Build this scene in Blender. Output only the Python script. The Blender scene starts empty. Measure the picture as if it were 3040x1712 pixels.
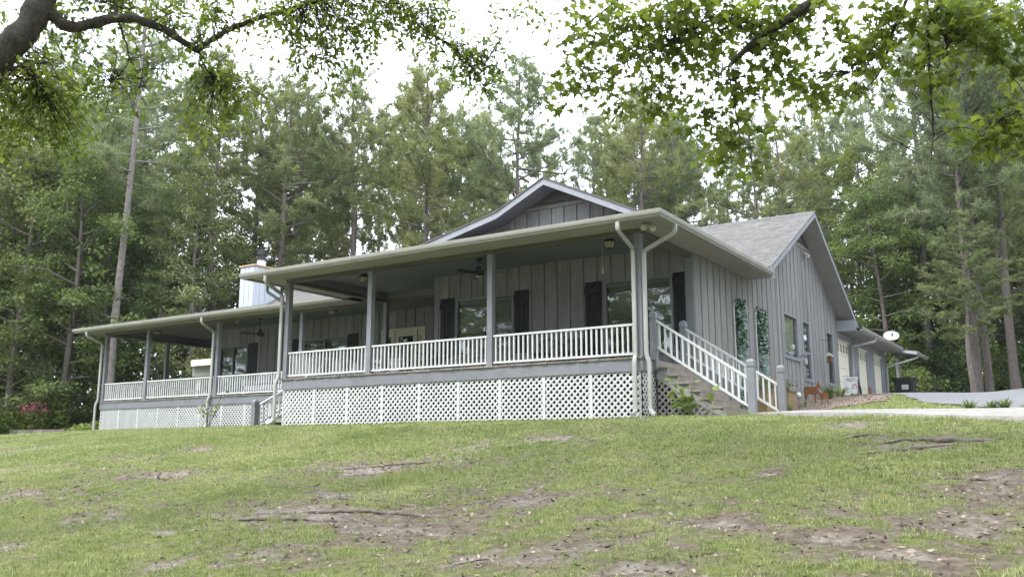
import bpy, math, random
import numpy as np
from mathutils import Vector, Matrix
R = math.radians
S = bpy.context.scene
C = S.collection
# ---------------------------------------------------------------- camera
CAM = np.array((7.757, -16.843, -1.934)); YAW = .5764; PITCH = .1801; FPX = 2665.7
cd = bpy.data.cameras.new('camera'); cam = bpy.data.objects.new('camera', cd); C.objects.link(cam)
cam.location = CAM; cam.rotation_euler = (math.pi/2 + PITCH, 0, YAW)
cd.sensor_width = 36; cd.lens = FPX/3040*36; cd.clip_start = .1; cd.clip_end = 600
S.camera = cam
# ---------------------------------------------------------------- world (bright overcast) and sun
SUN_EL, SUN_AZ = R(58), R(200)
w = bpy.data.worlds.new('World'); S.world = w; w.use_nodes = True
nt = w.node_tree; nt.nodes.clear()
def wn(t): return nt.nodes.new(t)
sky = wn('ShaderNodeTexSky'); sky.sky_type = 'NISHITA'; sky.sun_disc = False
sky.sun_elevation = SUN_EL; sky.sun_rotation = SUN_AZ; sky.dust_density = 3
tc = wn('ShaderNodeTexCoord'); mp = wn('ShaderNodeMapping'); mp.inputs['Scale'].default_value = (1, 1, 2.2)
noi = wn('ShaderNodeTexNoise'); noi.inputs['Scale'].default_value = 2.6; noi.inputs['Detail'].default_value = 6
cr = wn('ShaderNodeValToRGB'); cr.color_ramp.elements[0].position = .3; cr.color_ramp.elements[1].position = .62
cr.color_ramp.elements[0].color = (.66, .66, .66, 1); cr.color_ramp.elements[1].color = (1, 1, 1, 1)
cloud = wn('ShaderNodeRGB'); cloud.outputs[0].default_value = (9.2, 9.9, 11.0, 1)
mx = wn('ShaderNodeMix'); mx.data_type = 'RGBA'
bg = wn('ShaderNodeBackground'); bg.inputs['Strength'].default_value = .13
ow = wn('ShaderNodeOutputWorld')
L = nt.links.new
L(tc.outputs['Generated'], mp.inputs['Vector']); L(mp.outputs[0], noi.inputs['Vector']); L(noi.outputs['Fac'], cr.inputs[0])
L(cr.outputs['Color'], mx.inputs['Factor']); L(sky.outputs[0], mx.inputs[6]); L(cloud.outputs[0], mx.inputs[7])
L(mx.outputs[2], bg.inputs['Color']); L(bg.outputs[0], ow.inputs[0])
sl = bpy.data.lights.new('sun', 'SUN'); sun = bpy.data.objects.new('sun', sl); C.objects.link(sun)
sl.energy = 1.3; sl.angle = R(14); sl.color = (1, .97, .92)
sun.rotation_euler = (math.pi/2 - SUN_EL, 0, math.pi - SUN_AZ)
S.view_settings.view_transform = 'Standard'; S.view_settings.look = 'None'
S.view_settings.exposure = 1.66; S.view_settings.gamma = 1; S.view_settings.use_curve_mapping = False
S.cycles.use_denoising = True
S.cycles.max_bounces = 8; S.cycles.transparent_max_bounces = 12; S.cycles.diffuse_bounces = 4
rng = np.random.default_rng(7); random.seed(7)
# ---------------------------------------------------------------- the humid air over the clearing
HAZE = .00022
def haze_box():
    m = MB(); m.box(-185, -135, -9, 185, 215, 34); o = m.build('haze', 'haze', None, kind='stuff'); return o
hm = bpy.data.materials.new('haze'); hm.use_nodes = True; hm.node_tree.nodes.clear()
pv = hm.node_tree.nodes.new('ShaderNodeVolumePrincipled'); pv.inputs['Color'].default_value = (.95,.97,1,1); pv.inputs['Density'].default_value = HAZE; pv.inputs['Anisotropy'].default_value = .2
ho = hm.node_tree.nodes.new('ShaderNodeOutputMaterial'); hm.node_tree.links.new(pv.outputs[0], ho.inputs['Volume'])
# ---------------------------------------------------------------- terrain height
def sstep(a, b, x):
    t = np.clip((x-a)/(b-a), 0, 1); return t*t*(3-2*t)
def G(x, y):
    x = np.asarray(x, float); y = np.asarray(y, float)
    sp = np.logaddexp(0, -(y+1.2)*1.3)/1.3
    front = -1.24-.158*sp
    ramp = np.interp(y, [2,4,7,10,13,18,25,35,60,200], [0,.03,.30,.68,1.02,1.38,1.65,1.9,2.3,3.])
    k = np.maximum(sstep(-4, 0, x), .25*sstep(22, 45, y))
    z = front+ramp*k
    zr = np.interp(y, [-60,-20,-2.9,-1.6,0,4,10,18,25,30,34,60,200], [-4.6,-4.1,-1.51,-1.32,-1.18,-.92,-.58,0.,.5,.93,1.05,.9,.9])
    k2 = sstep(1.8, 5.5, x)
    z = z*(1-k2)+zr*k2
    z = z-.09*np.logaddexp(0, -(x+25.5)*.7)/.7*sstep(30, 5, y)
    z = z+.1*sstep(-10, -14, x)*sstep(0, 3, y)
    return z-.12*sstep(-10, -22, x)*sstep(3.5, -3, y)
def g(x, y): return float(G(x, y))
def vnoise(x, y, seed):
    xi = np.floor(x).astype(np.int64); yi = np.floor(y).astype(np.int64); fx = x-xi; fy = y-yi
    fx = fx*fx*(3-2*fx); fy = fy*fy*(3-2*fy)
    def h(i, j):
        n = (i*374761393+j*668265263+seed*1274126177) & 0x7fffffff
        n = ((n ^ (n >> 13))*1274126177) & 0x7fffffff
        return ((n ^ (n >> 16)) & 0xffff)/65535.
    return (h(xi,yi)*(1-fx)+h(xi+1,yi)*fx)*(1-fy)+(h(xi,yi+1)*(1-fx)+h(xi+1,yi+1)*fx)*fy
def fbm(x, y, seed, o=4):
    s = 0; a = .5; t = 0
    for k in range(o):
        s = s+a*vnoise(x*2**k+13*k, y*2**k-7*k, seed+k); t += a; a *= .55
    return s/t
# ---------------------------------------------------------------- materials
MATS = {}
def mat(name, col, rough=.7, var=.25, scale=6, bump=0, bscale=None, col2=None, spec=.3, stretch=None, island=0, metal=0, trans=0, objvar=0, speck=0):
    m = bpy.data.materials.new(name); m.use_nodes = True; t = m.node_tree; N = t.nodes; l = t.links.new
    b = N['Principled BSDF']; b.inputs['Roughness'].default_value = rough; b.inputs['Specular IOR Level'].default_value = spec
    b.inputs['Metallic'].default_value = metal
    geo = N.new('ShaderNodeNewGeometry'); mpp = N.new('ShaderNodeMapping')
    if stretch: mpp.inputs['Scale'].default_value = stretch
    l(geo.outputs['Position'], mpp.inputs['Vector'])
    n = N.new('ShaderNodeTexNoise'); n.inputs['Scale'].default_value = scale; n.inputs['Detail'].default_value = 6; n.inputs['Roughness'].default_value = .65
    l(mpp.outputs[0], n.inputs['Vector'])
    rp = N.new('ShaderNodeValToRGB'); rp.color_ramp.elements[0].position = .3; rp.color_ramp.elements[1].position = .72
    c2 = col2 or tuple(min(1, c*(1+var)) for c in col)
    c1 = tuple(c*(1-var) for c in col) if not col2 else col
    rp.color_ramp.elements[0].color = (*c1, 1); rp.color_ramp.elements[1].color = (*c2, 1)
    l(n.outputs['Fac'], rp.inputs[0]); out = rp.outputs['Color']
    if island or objvar:
        hs = N.new('ShaderNodeHueSaturation')
        ma = N.new('ShaderNodeMath'); ma.operation = 'MULTIPLY_ADD'
        if island:
            l(geo.outputs['Random Per Island'], ma.inputs[0]); ma.inputs[1].default_value = island*2; ma.inputs[2].default_value = 1-island
        else:
            oi = N.new('ShaderNodeObjectInfo'); l(oi.outputs['Random'], ma.inputs[0]); ma.inputs[1].default_value = objvar*2; ma.inputs[2].default_value = 1-objvar
        l(ma.outputs[0], hs.inputs['Value'])
        if island and objvar:
            oi = N.new('ShaderNodeObjectInfo'); mb = N.new('ShaderNodeMath'); mb.operation = 'MULTIPLY_ADD'
            l(oi.outputs['Random'], mb.inputs[0]); mb.inputs[1].default_value = objvar*.16; mb.inputs[2].default_value = .5-objvar*.08
            l(mb.outputs[0], hs.inputs['Hue'])
            mc = N.new('ShaderNodeMath'); mc.operation = 'MULTIPLY_ADD'; l(oi.outputs['Random'], mc.inputs[0]); mc.inputs[1].default_value = -objvar; mc.inputs[2].default_value = 1+objvar*.3
            l(mc.outputs[0], hs.inputs['Saturation'])
        l(out, hs.inputs['Color']); out = hs.outputs['Color']
    if speck:
        n3 = N.new('ShaderNodeTexNoise'); n3.inputs['Scale'].default_value = scale*9; n3.inputs['Detail'].default_value = 3; l(mpp.outputs[0], n3.inputs['Vector'])
        mr = N.new('ShaderNodeMapRange'); mr.inputs['From Min'].default_value = .35; mr.inputs['From Max'].default_value = .65; mr.inputs['To Min'].default_value = 1-speck; mr.inputs['To Max'].default_value = 1+speck
        l(n3.outputs['Fac'], mr.inputs[0]); vm = N.new('ShaderNodeVectorMath'); vm.operation = 'SCALE'; l(out, vm.inputs[0]); l(mr.outputs[0], vm.inputs['Scale']); out = vm.outputs[0]
    l(out, b.inputs['Base Color'])
    if bump:
        n2 = N.new('ShaderNodeTexNoise'); n2.inputs['Scale'].default_value = bscale or scale*4; n2.inputs['Detail'].default_value = 5; l(mpp.outputs[0], n2.inputs['Vector'])
        bp = N.new('ShaderNodeBump'); bp.inputs['Strength'].default_value = bump; bp.inputs['Distance'].default_value = .02; l(n2.outputs['Fac'], bp.inputs['Height']); l(bp.outputs[0], b.inputs['Normal'])
    if trans:
        tr = N.new('ShaderNodeBsdfTranslucent'); ms = N.new('ShaderNodeMixShader'); ms.inputs[0].default_value = trans
        g2 = N.new('ShaderNodeHueSaturation'); g2.inputs['Saturation'].default_value = 1.12; g2.inputs['Value'].default_value = 1.35; g2.inputs['Hue'].default_value = .485
        l(out, g2.inputs['Color']); l(g2.outputs[0], tr.inputs['Color'])
        l(b.outputs[0], ms.inputs[1]); l(tr.outputs[0], ms.inputs[2]); l(ms.outputs[0], N['Material Output'].inputs['Surface'])
    MATS[name] = m; return m
M = mat
M('siding', (.178,.175,.177), .78, .15, 1.1, .4, 30, stretch=(1.6,1.6,.28), objvar=.10, speck=.10, col2=(.250,.246,.247))
M('trim', (.165,.172,.192), .6, .14, 2.5, .15, 20, objvar=.05, col2=(.21,.218,.24))
M('fascia', (.27,.278,.305), .55, .08, 2, speck=.05)
M('gutter', (.25,.243,.215), .45, .12, 1.5, .05, stretch=(1,1,4), spec=.4)
M('downspout', (.29,.29,.275), .45, .14, 2.5, spec=.4, stretch=(3,3,.7), col2=(.41,.41,.395))
M('mossy', (.20,.19,.085), .8, .2, 6, col2=(.44,.42,.34))
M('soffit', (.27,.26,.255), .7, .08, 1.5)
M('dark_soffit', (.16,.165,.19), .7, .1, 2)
M('beam', (.10,.10,.085), .8, .2, 2, stretch=(.4,.4,3))
M('ceiling', (.135,.155,.167), .7, .06, 1)
M('white', (.545,.555,.56), .5, .06, 4)
M('lattice', (.50,.51,.515), .6, .10, 1.6, col2=(.61,.62,.63), speck=.06)
M('lattice_grey', (.24,.235,.225), .8, .2, 3, speck=.12, col2=(.36,.355,.345))
M('weathered', (.10,.088,.072), .85, .3, 5, .4, stretch=(.6,3,1), col2=(.33,.29,.25))
M('tread', (.225,.195,.168), .8, .15, 5, .2, stretch=(3,.5,1), col2=(.335,.295,.26))
M('shutter', (.006,.0085,.010), .55, .2, 5)
M('shingle', (.138,.133,.127), .9, .18, 2.5, .3, 60, island=.12, speck=.18)
M('shingle_dark', (.11,.105,.105), .9, .2, 5)
M('cream', (.52,.50,.40), .5, .08, 2)
M('garage', (.64,.60,.49), .55, .05, 2)
M('black', (.012,.011,.010), .4, .2, 5, spec=.5)
M('dark_room', (.012,.012,.013), .9, .2, 3)  # near-black colour stands in for unlit rooms behind the panes
M('blind', (.55,.54,.50), .6, .08, 4)
M('shade', (.72,.70,.58), .8, .1, 5, stretch=(1,1,3))
M('chimney', (.42,.45,.50), .5, .08, 1.5, stretch=(2,2,.3), spec=.5)
M('rust_rim', (.45,.30,.18), .8, .3, 7)
M('foundation', (.06,.058,.055), .9, .2, 3)  # dark tone stands in for crawl space shade behind the lattice
M('concrete', (.25,.238,.215), .85, .12, 1.8, .3, 40, speck=.12)
M('asphalt', (.15,.152,.158), .9, .1, 1.2, .3, 60, speck=.18)
M('mulch', (.13,.095,.07), .95, .3, 9, .8, 30, col2=(.26,.205,.165), speck=.3)
M('chip', (.20,.145,.105), .9, .3, 9, island=.5)
M('rust', (.17,.07,.028), .85, .25, 12)
M('bark', (.075,.060,.052), .95, .3, 9, 1.0, 22, stretch=(2,2,.6), col2=(.20,.172,.155), objvar=.2)
M('bark_pale', (.10,.085,.078), .95, .2, 9, 1.0, 16, stretch=(2,2,.7), col2=(.28,.25,.232), speck=.3)
M('bark_oak', (.022,.018,.015), .95, .3, 11, 1.0, 45, stretch=(1,1,1), col2=(.085,.075,.064), speck=.4)
M('twig', (.035,.028,.02), .9, .3, 9)
M('needles', (.12,.162,.06), .75, .25, .35, island=.35, trans=.4, objvar=.28, spec=.12, col2=(.235,.265,.12))
M('leaves', (.085,.14,.034), .6, .3, .4, island=.4, trans=.4, objvar=.3, spec=.2, col2=(.16,.205,.058))
M('leaves_pale', (.14,.18,.065), .6, .25, .4, island=.35, trans=.4, objvar=.25, spec=.2, col2=(.21,.24,.11))
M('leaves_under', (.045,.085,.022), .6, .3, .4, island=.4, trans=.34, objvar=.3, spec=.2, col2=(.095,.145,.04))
M('oak_leaf', (.085,.14,.028), .5, .2, 1.2, island=.5, trans=.6, spec=.3, col2=(.20,.245,.058))
M('gum_leaf', (.085,.135,.026), .5, .2, 1.2, island=.5, trans=.58, spec=.25, col2=(.19,.235,.055))
M('vine_leaf', (.12,.19,.04), .55, .2, 3, island=.35, trans=.35, col2=(.22,.27,.09))
M('silk_leaf', (.02,.075,.022), .5, .2, 3, island=.4, trans=.15)
M('silk_pale', (.27,.36,.32), .55, .2, 3, island=.45, trans=.25, col2=(.42,.48,.47))
M('dish_paint', (.40,.41,.42), .5, .1, 4)
M('flower_pink', (.30,.05,.12), .6, .2, 3, island=.4, trans=.3, col2=(.45,.20,.17))
M('flower_cream', (.62,.50,.34), .6, .2, 3, island=.3, trans=.3)
M('grass', (.17,.222,.082), .75, .25, .8, island=.45, trans=.3, spec=.08, col2=(.36,.38,.195))
M('dead_leaf', (.15,.115,.085), .8, .3, 3, island=.6, col2=(.33,.28,.235))
M('straw', (.17,.125,.08), .85, .3, 3, island=.5, col2=(.30,.235,.16))
M('root_bark', (.085,.072,.06), .95, .3, 12, 1.0, 40, col2=(.24,.205,.18), speck=.4)
M('blade', (.10,.16,.04), .6, .2, 3, island=.4, trans=.3)
M('blade_var', (.30,.34,.17), .6, .2, 3, island=.45, trans=.3)
M('blue', (.015,.03,.10), .9, .2, 6)
M('teal', (.01,.16,.16), .6, .2, 6)
M('cloth', (.42,.41,.39), .9, .1, 6)
M('glassy', (.50,.50,.46), .25, .15, 10, spec=.6)
M('lamp_glass', (.34,.33,.27), .3, .1, 10, spec=.6)
M('bin', (.022,.026,.025), .55, .2, 4)
M('stone', (.25,.21,.19), .9, .3, 6, .6, 25, objvar=.25)
M('terracotta', (.30,.22,.12), .85, .2, 6)
M('hose', (.01,.05,.025), .5, .2, 6)
M('grey_plastic', (.30,.30,.31), .5, .1, 6)
# glass: reflects the trees and sky, lets the blind behind it show
gm = bpy.data.materials.new('pane_glass'); gm.use_nodes = True; t = gm.node_tree; t.nodes.clear()
lw = t.nodes.new('ShaderNodeLayerWeight'); pw_ = t.nodes.new('ShaderNodeMath'); pw_.operation = 'POWER'; pw_.inputs[1].default_value = 5; t.links.new(lw.outputs['Facing'], pw_.inputs[0])
fr = t.nodes.new('ShaderNodeMath'); fr.operation = 'MULTIPLY_ADD'; fr.inputs[1].default_value = .85; fr.inputs[2].default_value = .085; t.links.new(pw_.outputs[0], fr.inputs[0])
gl = t.nodes.new('ShaderNodeBsdfGlossy'); gl.inputs['Roughness'].default_value = .015; gl.inputs['Color'].default_value = (.9,.93,.95,1)
tp = t.nodes.new('ShaderNodeBsdfTransparent'); tp.inputs['Color'].default_value = (.78,.81,.79,1)
ms = t.nodes.new('ShaderNodeMixShader'); oo = t.nodes.new('ShaderNodeOutputMaterial')
bpn = t.nodes.new('ShaderNodeBump'); nz = t.nodes.new('ShaderNodeTexNoise'); nz.inputs['Scale'].default_value = 2.2; bpn.inputs['Strength'].default_value = .04; bpn.inputs['Distance'].default_value = .05
t.links.new(nz.outputs['Fac'], bpn.inputs['Height']); t.links.new(bpn.outputs[0], gl.inputs['Normal'])
t.links.new(fr.outputs[0], ms.inputs[0]); t.links.new(tp.outputs[0], ms.inputs[1]); t.links.new(gl.outputs[0], ms.inputs[2]); t.links.new(ms.outputs[0], oo.inputs[0])
MATS['pane_glass'] = gm; MATS['haze'] = hm
# ---------------------------------------------------------------- mesh building
class MB:
    def __init__(s): s.v = []; s.f = []
    def add(s, vs, fs):
        o = len(s.v); s.v += [tuple(map(float, p)) for p in vs]; s.f += [tuple(i+o for i in q) for q in fs]; return s
    def box(s, x0, y0, z0, x1, y1, z1):
        if x0 > x1: x0, x1 = x1, x0
        if y0 > y1: y0, y1 = y1, y0
        if z0 > z1: z0, z1 = z1, z0
        return s.add([(x0,y0,z0),(x1,y0,z0),(x1,y1,z0),(x0,y1,z0),(x0,y0,z1),(x1,y0,z1),(x1,y1,z1),(x0,y1,z1)],
            [(0,3,2,1),(4,5,6,7),(0,1,5,4),(1,2,6,5),(2,3,7,6),(3,0,4,7)])
    def prism(s, poly, vec):
        n = len(poly); vec = Vector(vec); P = [Vector(p) for p in poly]
        nor = Vector((0,0,0))
        for i in range(n): nor += P[i].cross(P[(i+1) % n])
        if nor.dot(vec) > 0: P = P[::-1]
        vs = [tuple(p) for p in P]+[tuple(p+vec) for p in P]
        return s.add(vs, [tuple(range(n)), tuple(range(2*n-1, n-1, -1))]+[(i+n, (i+1) % n+n, (i+1) % n, i) for i in range(n)])
    def bar(s, a, b, w, h, up=(0,0,1)):
        a = Vector(a); b = Vector(b); d = (b-a).normalized(); u = Vector(up); r = d.cross(u)
        if r.length < 1e-4: r = d.cross(Vector((0,1,0)))
        r.normalize(); u = r.cross(d); q = [a+r*w/2*i+u*h/2*j for i, j in ((-1,-1),(1,-1),(1,1),(-1,1))]
        return s.prism(q, b-a)
    def tube(s, pts, rad, n=6, cap=True):
        P = [Vector(p) for p in pts]
        if not hasattr(rad, '__len__'): rad = [rad]*len(P)
        vs = []; fs = []; pr = None
        for i, p in enumerate(P):
            d = (P[min(i+1, len(P)-1)]-P[max(i-1, 0)]).normalized()
            if pr is None:
                r = d.cross(Vector((0,0,1)));
                if r.length < .05: r = d.cross(Vector((1,0,0)))
            else: r = pr-d*pr.dot(d)
            r.normalize(); pr = r; u = d.cross(r)
            for k in range(n):
                a = 2*math.pi*k/n; vs.append(p+(r*math.cos(a)+u*math.sin(a))*rad[i])
        for i in range(len(P)-1):
            for k in range(n):
                a = i*n+k; b = i*n+(k+1) % n; fs.append((a, b, b+n, a+n))
        if cap: fs.append(tuple(range(n-1, -1, -1))); fs.append(tuple(range((len(P)-1)*n, len(P)*n)))
        return s.add(vs, fs)
    def lathe(s, c, prof, n=14, squash=None):
        vs = []; fs = []
        for r, z in prof:
            for k in range(n):
                a = 2*math.pi*k/n; vs.append((c[0]+r*math.cos(a), c[1]+r*math.sin(a), c[2]+z))
        for i in range(len(prof)-1):
            for k in range(n): fs.append((i*n+k, i*n+(k+1) % n, (i+1)*n+(k+1) % n, (i+1)*n+k))
        fs.append(tuple(range(n-1, -1, -1))); fs.append(tuple(range((len(prof)-1)*n, len(prof)*n)))
        return s.add(vs, fs)
    def build(s, name, m, parent=None, smooth=False, kind=None):
        me = bpy.data.meshes.new(name); me.from_pydata(s.v, [], s.f); me.update()
        return link(name, me, m, parent, smooth, kind)
def link(name, me, m, parent=None, smooth=False, kind=None):
    if not me.materials: me.materials.append(MATS[m] if isinstance(m, str) else m)
    if smooth: me.polygons.foreach_set('use_smooth', [True]*len(me.polygons))
    o = bpy.data.objects.new(name, me); C.objects.link(o)
    if parent:
        o.parent = parent; o.matrix_parent_inverse = Matrix.Translation(-world_loc(parent))
    if kind: o['kind'] = kind
    return o
def world_loc(o):
    p = Vector((0,0,0))
    q = o
    if q.get('wl'): return Vector(q['wl'])
    return p
def meshnp(name, V, F, m, parent=None, smooth=False, kind=None):
    me = mesh_from(name, V, F); return link(name, me, m, parent, smooth, kind)
def mesh_from(name, V, F):
    V = np.asarray(V, np.float32).reshape(-1, 3); F = np.asarray(F, np.int32); k = F.shape[1]
    me = bpy.data.meshes.new(name); me.vertices.add(len(V)); me.vertices.foreach_set('co', V.ravel())
    me.loops.add(F.size); me.loops.foreach_set('vertex_index', F.ravel()); me.polygons.add(len(F))
    me.polygons.foreach_set('loop_start', np.arange(0, F.size, k, dtype=np.int32))
    me.update(calc_edges=True); return me
def tag(o, label, cat, group=None):
    o['label'] = label; o['category'] = cat
    if group: o['group'] = group
    return o
def thing(name, label, cat, loc, group=None):
    o = bpy.data.objects.new(name, None); C.objects.link(o); o.location = loc; o['wl'] = tuple(float(c) for c in loc)
    o.empty_display_size = .2
    return tag(o, label, cat, group)
def strip_wl():
    for o in bpy.data.objects:
        if 'wl' in o: del o['wl']
# ---------------------------------------------------------------- ground
def axis(segs):
    out = [segs[0][0]]
    for a, b, st in segs:
        n = max(1, round((b-a)/st)); out += list(a+(b-a)*np.arange(1, n+1)/n)
    return np.array(out)
PATCH = [(0.36, -9.77, 1.35, 0.66), (-0.4, -10.81, 0.22, 0.15), (1.63, -10.08, 0.19, 0.21), (0.87, -10.98, 0.25, 0.21), (-2.19, -10.42, 0.61, 0.57), (-1.74, -11.61, 0.25, 0.35), (-0.47, -5.35, 0.79, 1.29), (-0.91, -7.1, 0.99, 0.67), (-4.48, -7.66, 0.69, 0.51), (-0.0, -8.64, 0.62, 0.57), (-7.08, -5.07, 0.52, 0.46), (-13.75, -5.11, 0.97, 0.98), (2.07, -10.15, 1.01, 0.34), (1.49, -11.29, 0.68, 0.35), (0.72, -11.61, 0.33, 0.32), (3.5, -10.76, 0.25, 0.38), (-6.61, -7.45, 0.45, 0.37), (-5.8, -9.38, 0.51, 0.48), (0.15, -4.44, 0.97, 0.97), (5.87, -4.93, 0.72, 0.72), (4.79, -3.08, 0.56, 0.5), (4.69, -7.1, 0.2, 0.19), (4.29, -7.59, 0.17, 0.13), (2.42, -8.15, 0.22, 0.38), (2.67, -8.76, 0.38, 0.45), (4.17, -10.71, 0.55, 0.43), (6.85, -9.19, 0.36, 0.73), (6.06, -9.88, 0.33, 0.3), (5.11, -9.54, 0.32, 0.28), (6.93, -7.57, 0.25, 0.88), (4.98, -10.84, 0.41, 0.3), (6.59, -10.23, 0.32, 0.23), (6.86, -7.08, 0.16, 0.24)]
HOUSE_RECTS = [(-25.2,3.9,0.1,30),(-10.7,-.05,.1,4),(-13.1,1.1,-10.5,4),(0,.5,2.35,2.4)]
DRIVE = ([-3.2,-2.4,-1.6,-.8,0.2,1.84,6,10.5,14,15.5,30.5], [7.9,7.2,6.6,6.1,5.7,5.2,4.5,3.5,2.4,.75,.75])   # left edge x at y
PATH_X = [2.15,2.8,3.5,4.85,5.38,6.31,6.89,8.5]; PATH_LO = [.35,-.9,-1.65,-2.12,-2.4,-2.82,-3.02,-3.5]; PATH_HI = [2.35,.3,-.75,-1.5,-1.65,-1.84,-1.84,-1.9]
MUL_Y = [2.45,3.5,5,7,8.65,10.66,13,15.4]; MUL_X = [2.3,2.15,1.75,1.25,2.06,2.7,2.3,2.2]
def drive_l(y): return np.interp(y, *DRIVE)
def on_hard(x, y):
    m = (y > -3.2) & (y < 30.5) & (x > drive_l(y)) & (x < 16)
    m |= (x > 2.15) & (x < 8.5) & (y > np.interp(x, PATH_X, PATH_LO)) & (y < np.interp(x, PATH_X, PATH_HI))
    m |= (y > 2.45) & (y < 15.4) & (x > 0) & (x < np.interp(y, MUL_Y, MUL_X))
    for a, b, c, d in HOUSE_RECTS: m |= (x > a) & (x < c) & (y > b) & (y < d)
    return m
def dirt(x, y):
    n = fbm(x*.55, y*.75, 3); n2 = fbm(x*2.3, y*3.1, 11); n3 = fbm(x*7, y*9, 23, 3)
    near = sstep(-4, -11, y); right = sstep(1.5, 6.5, x+.25*(y+8))*sstep(-1.8, -4.5, y)
    base = .36+.10*near+.17*right-.06*sstep(-12, -2, y)
    d = (n-.5)*.9+(n2-.5)*1.0+(n3-.5)*.5+base-.16
    p = np.zeros_like(d)
    for cx, cy, rx, ry in PATCH:
        q = ((x-cx)/(rx*1.0))**2+((y-cy)/(ry*1.0))**2
        p = np.maximum(p, np.exp(-q*1.1))
    w = p*1.0+(n2-.5)*.9*p+(n3-.5)*.5*p
    return np.clip(d+w*.62+(n3-.5)*.6, 0, 1), np.clip(w*.8-.34+(n3-.5)*.9, 0, 1)
xs = axis([(-170,-60,8),(-60,-36,2),(-36,-14,.3),(-14,-9,.16),(-9,9,.075),(9,16,.4),(16,60,4),(60,170,10)])
ys = axis([(-120,-40,8),(-40,-18,2),(-18,-13,.3),(-13,-1,.075),(-1,6,.2),(6,40,.8),(40,100,3),(100,200,10)])
X, Y = np.meshgrid(xs, ys); Zg = G(X, Y)
dD, sD = dirt(X, Y)
msk = ((Y < 2) & (Y > -16)).astype(float)
Zg += msk*((fbm(X*1.1, Y*1.1, 31)-.5)*.07+(fbm(X*5, Y*5, 41, 3)-.5)*.030+ (fbm(X*13, Y*13, 47, 2)-.5)*.016*(.3+dD))*sstep(.2, -1.2, Y)-.035*sD*msk
nx, ny = len(xs), len(ys); idx = np.arange(nx*ny).reshape(ny, nx)
F = np.stack([idx[:-1,:-1], idx[:-1,1:], idx[1:,1:], idx[1:,:-1]], -1).reshape(-1, 4)
ground = mesh_from('ground', np.stack([X, Y, Zg], -1), F)
ca = ground.color_attributes.new('cover', 'FLOAT_COLOR', 'POINT')
wood = np.clip(sstep(5, 9, Y)*sstep(-23, -27, X)+sstep(28, 32, Y)+sstep(8, 12, Y)*(X < -5)+sstep(-28,-31,X)*sstep(3,6,Y), 0, 1)
ca.data.foreach_set('color', np.stack([dD, sD, wood, np.ones_like(dD)], -1).astype(np.float32).ravel())
gmat = bpy.data.materials.new('lawn_soil'); gmat.use_nodes = True; t = gmat.node_tree; N = t.nodes; l = t.links.new; b = N['Principled BSDF']
b.inputs['Roughness'].default_value = .95; b.inputs['Specular IOR Level'].default_value = .1
at_ = N.new('ShaderNodeVertexColor'); at_.layer_name = 'cover'; sp_ = N.new('ShaderNodeSeparateColor'); l(at_.outputs[0], sp_.inputs[0])
geo = N.new('ShaderNodeNewGeometry')
def nz_(sc, det=6, ro=.65):
    q = N.new('ShaderNodeTexNoise'); q.inputs['Scale'].default_value = sc; q.inputs['Detail'].default_value = det; q.inputs['Roughness'].default_value = ro; l(geo.outputs['Position'], q.inputs['Vector']); return q.outputs['Fac']
def ramp_(f, stops):
    q = N.new('ShaderNodeValToRGB'); e = q.color_ramp.elements
    while len(e) < len(stops): e.new(.5)
    for k, (p, c) in enumerate(stops): e[k].position = p; e[k].color = (*c, 1)
    l(f, q.inputs[0]); return q.outputs[0]
def mix_(f, a, c):
    q = N.new('ShaderNodeMix'); q.data_type = 'RGBA'; l(f, q.inputs[0]); l(a, q.inputs[6]); l(c, q.inputs[7]); return q.outputs[2]
soil = ramp_(nz_(11, 9, .75), [(.30,(.085,.067,.05)),(.5,(.18,.148,.118)),(.70,(.30,.262,.22))])
sand = ramp_(nz_(20), [(.35,(.24,.21,.18)),(.65,(.44,.41,.365))])
turf = ramp_(nz_(8), [(.3,(.11,.13,.04)),(.5,(.19,.215,.07)),(.72,(.27,.265,.11))])
litter = ramp_(nz_(6), [(.3,(.02,.016,.010)),(.6,(.065,.05,.033)),(.8,(.05,.06,.02))])
def mr_(f, a, c):
    q = N.new('ShaderNodeMapRange'); q.inputs[1].default_value = a; q.inputs[2].default_value = c; l(f, q.inputs[0]); return q.outputs[0]
c_ = mix_(mr_(sp_.outputs[0], .18, .80), turf, soil); c_ = mix_(mr_(sp_.outputs[1], .15, .8), c_, sand); c_ = mix_(sp_.outputs[2], c_, litter)
l(c_, b.inputs['Base Color'])
bp_ = N.new('ShaderNodeBump'); bp_.inputs['Strength'].default_value = 1; bp_.inputs['Distance'].default_value = .05; l(nz_(24, 9, .75), bp_.inputs['Height']); l(bp_.outputs[0], b.inputs['Normal'])
MATS['lawn_soil'] = gmat
link('ground', ground, 'lawn_soil', smooth=True, kind='structure')
def ribbon(name, m, rows, dz, th=.0):
    """rows: list of (left point xy, right point xy); a sheet draped over the ground"""
    V = []; n = 14
    for a, c in rows:
        for k in range(n):
            u = k/(n-1); x = a[0]+(c[0]-a[0])*u; y = a[1]+(c[1]-a[1])*u; V.append((x, y, g(x, y)+dz))
    if th:
        k0 = len(V); V += [(x, y, z-th) for x, y, z in V[:k0]]
    r = len(rows); F = [(i*n+k, i*n+k+1, (i+1)*n+k+1, (i+1)*n+k) for i in range(r-1) for k in range(n-1)]
    if th:
        F += [(i*n, (i+1)*n, k0+(i+1)*n, k0+i*n) for i in range(r-1)]+[((i+1)*n+n-1, i*n+n-1, k0+i*n+n-1, k0+(i+1)*n+n-1) for i in range(r-1)]
        F += [(k+1, k, k0+k, k0+k+1) for k in range(n-1)]
    mb = MB(); mb.add(V, F); return mb.build(name, m, None, True, 'structure')
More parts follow.
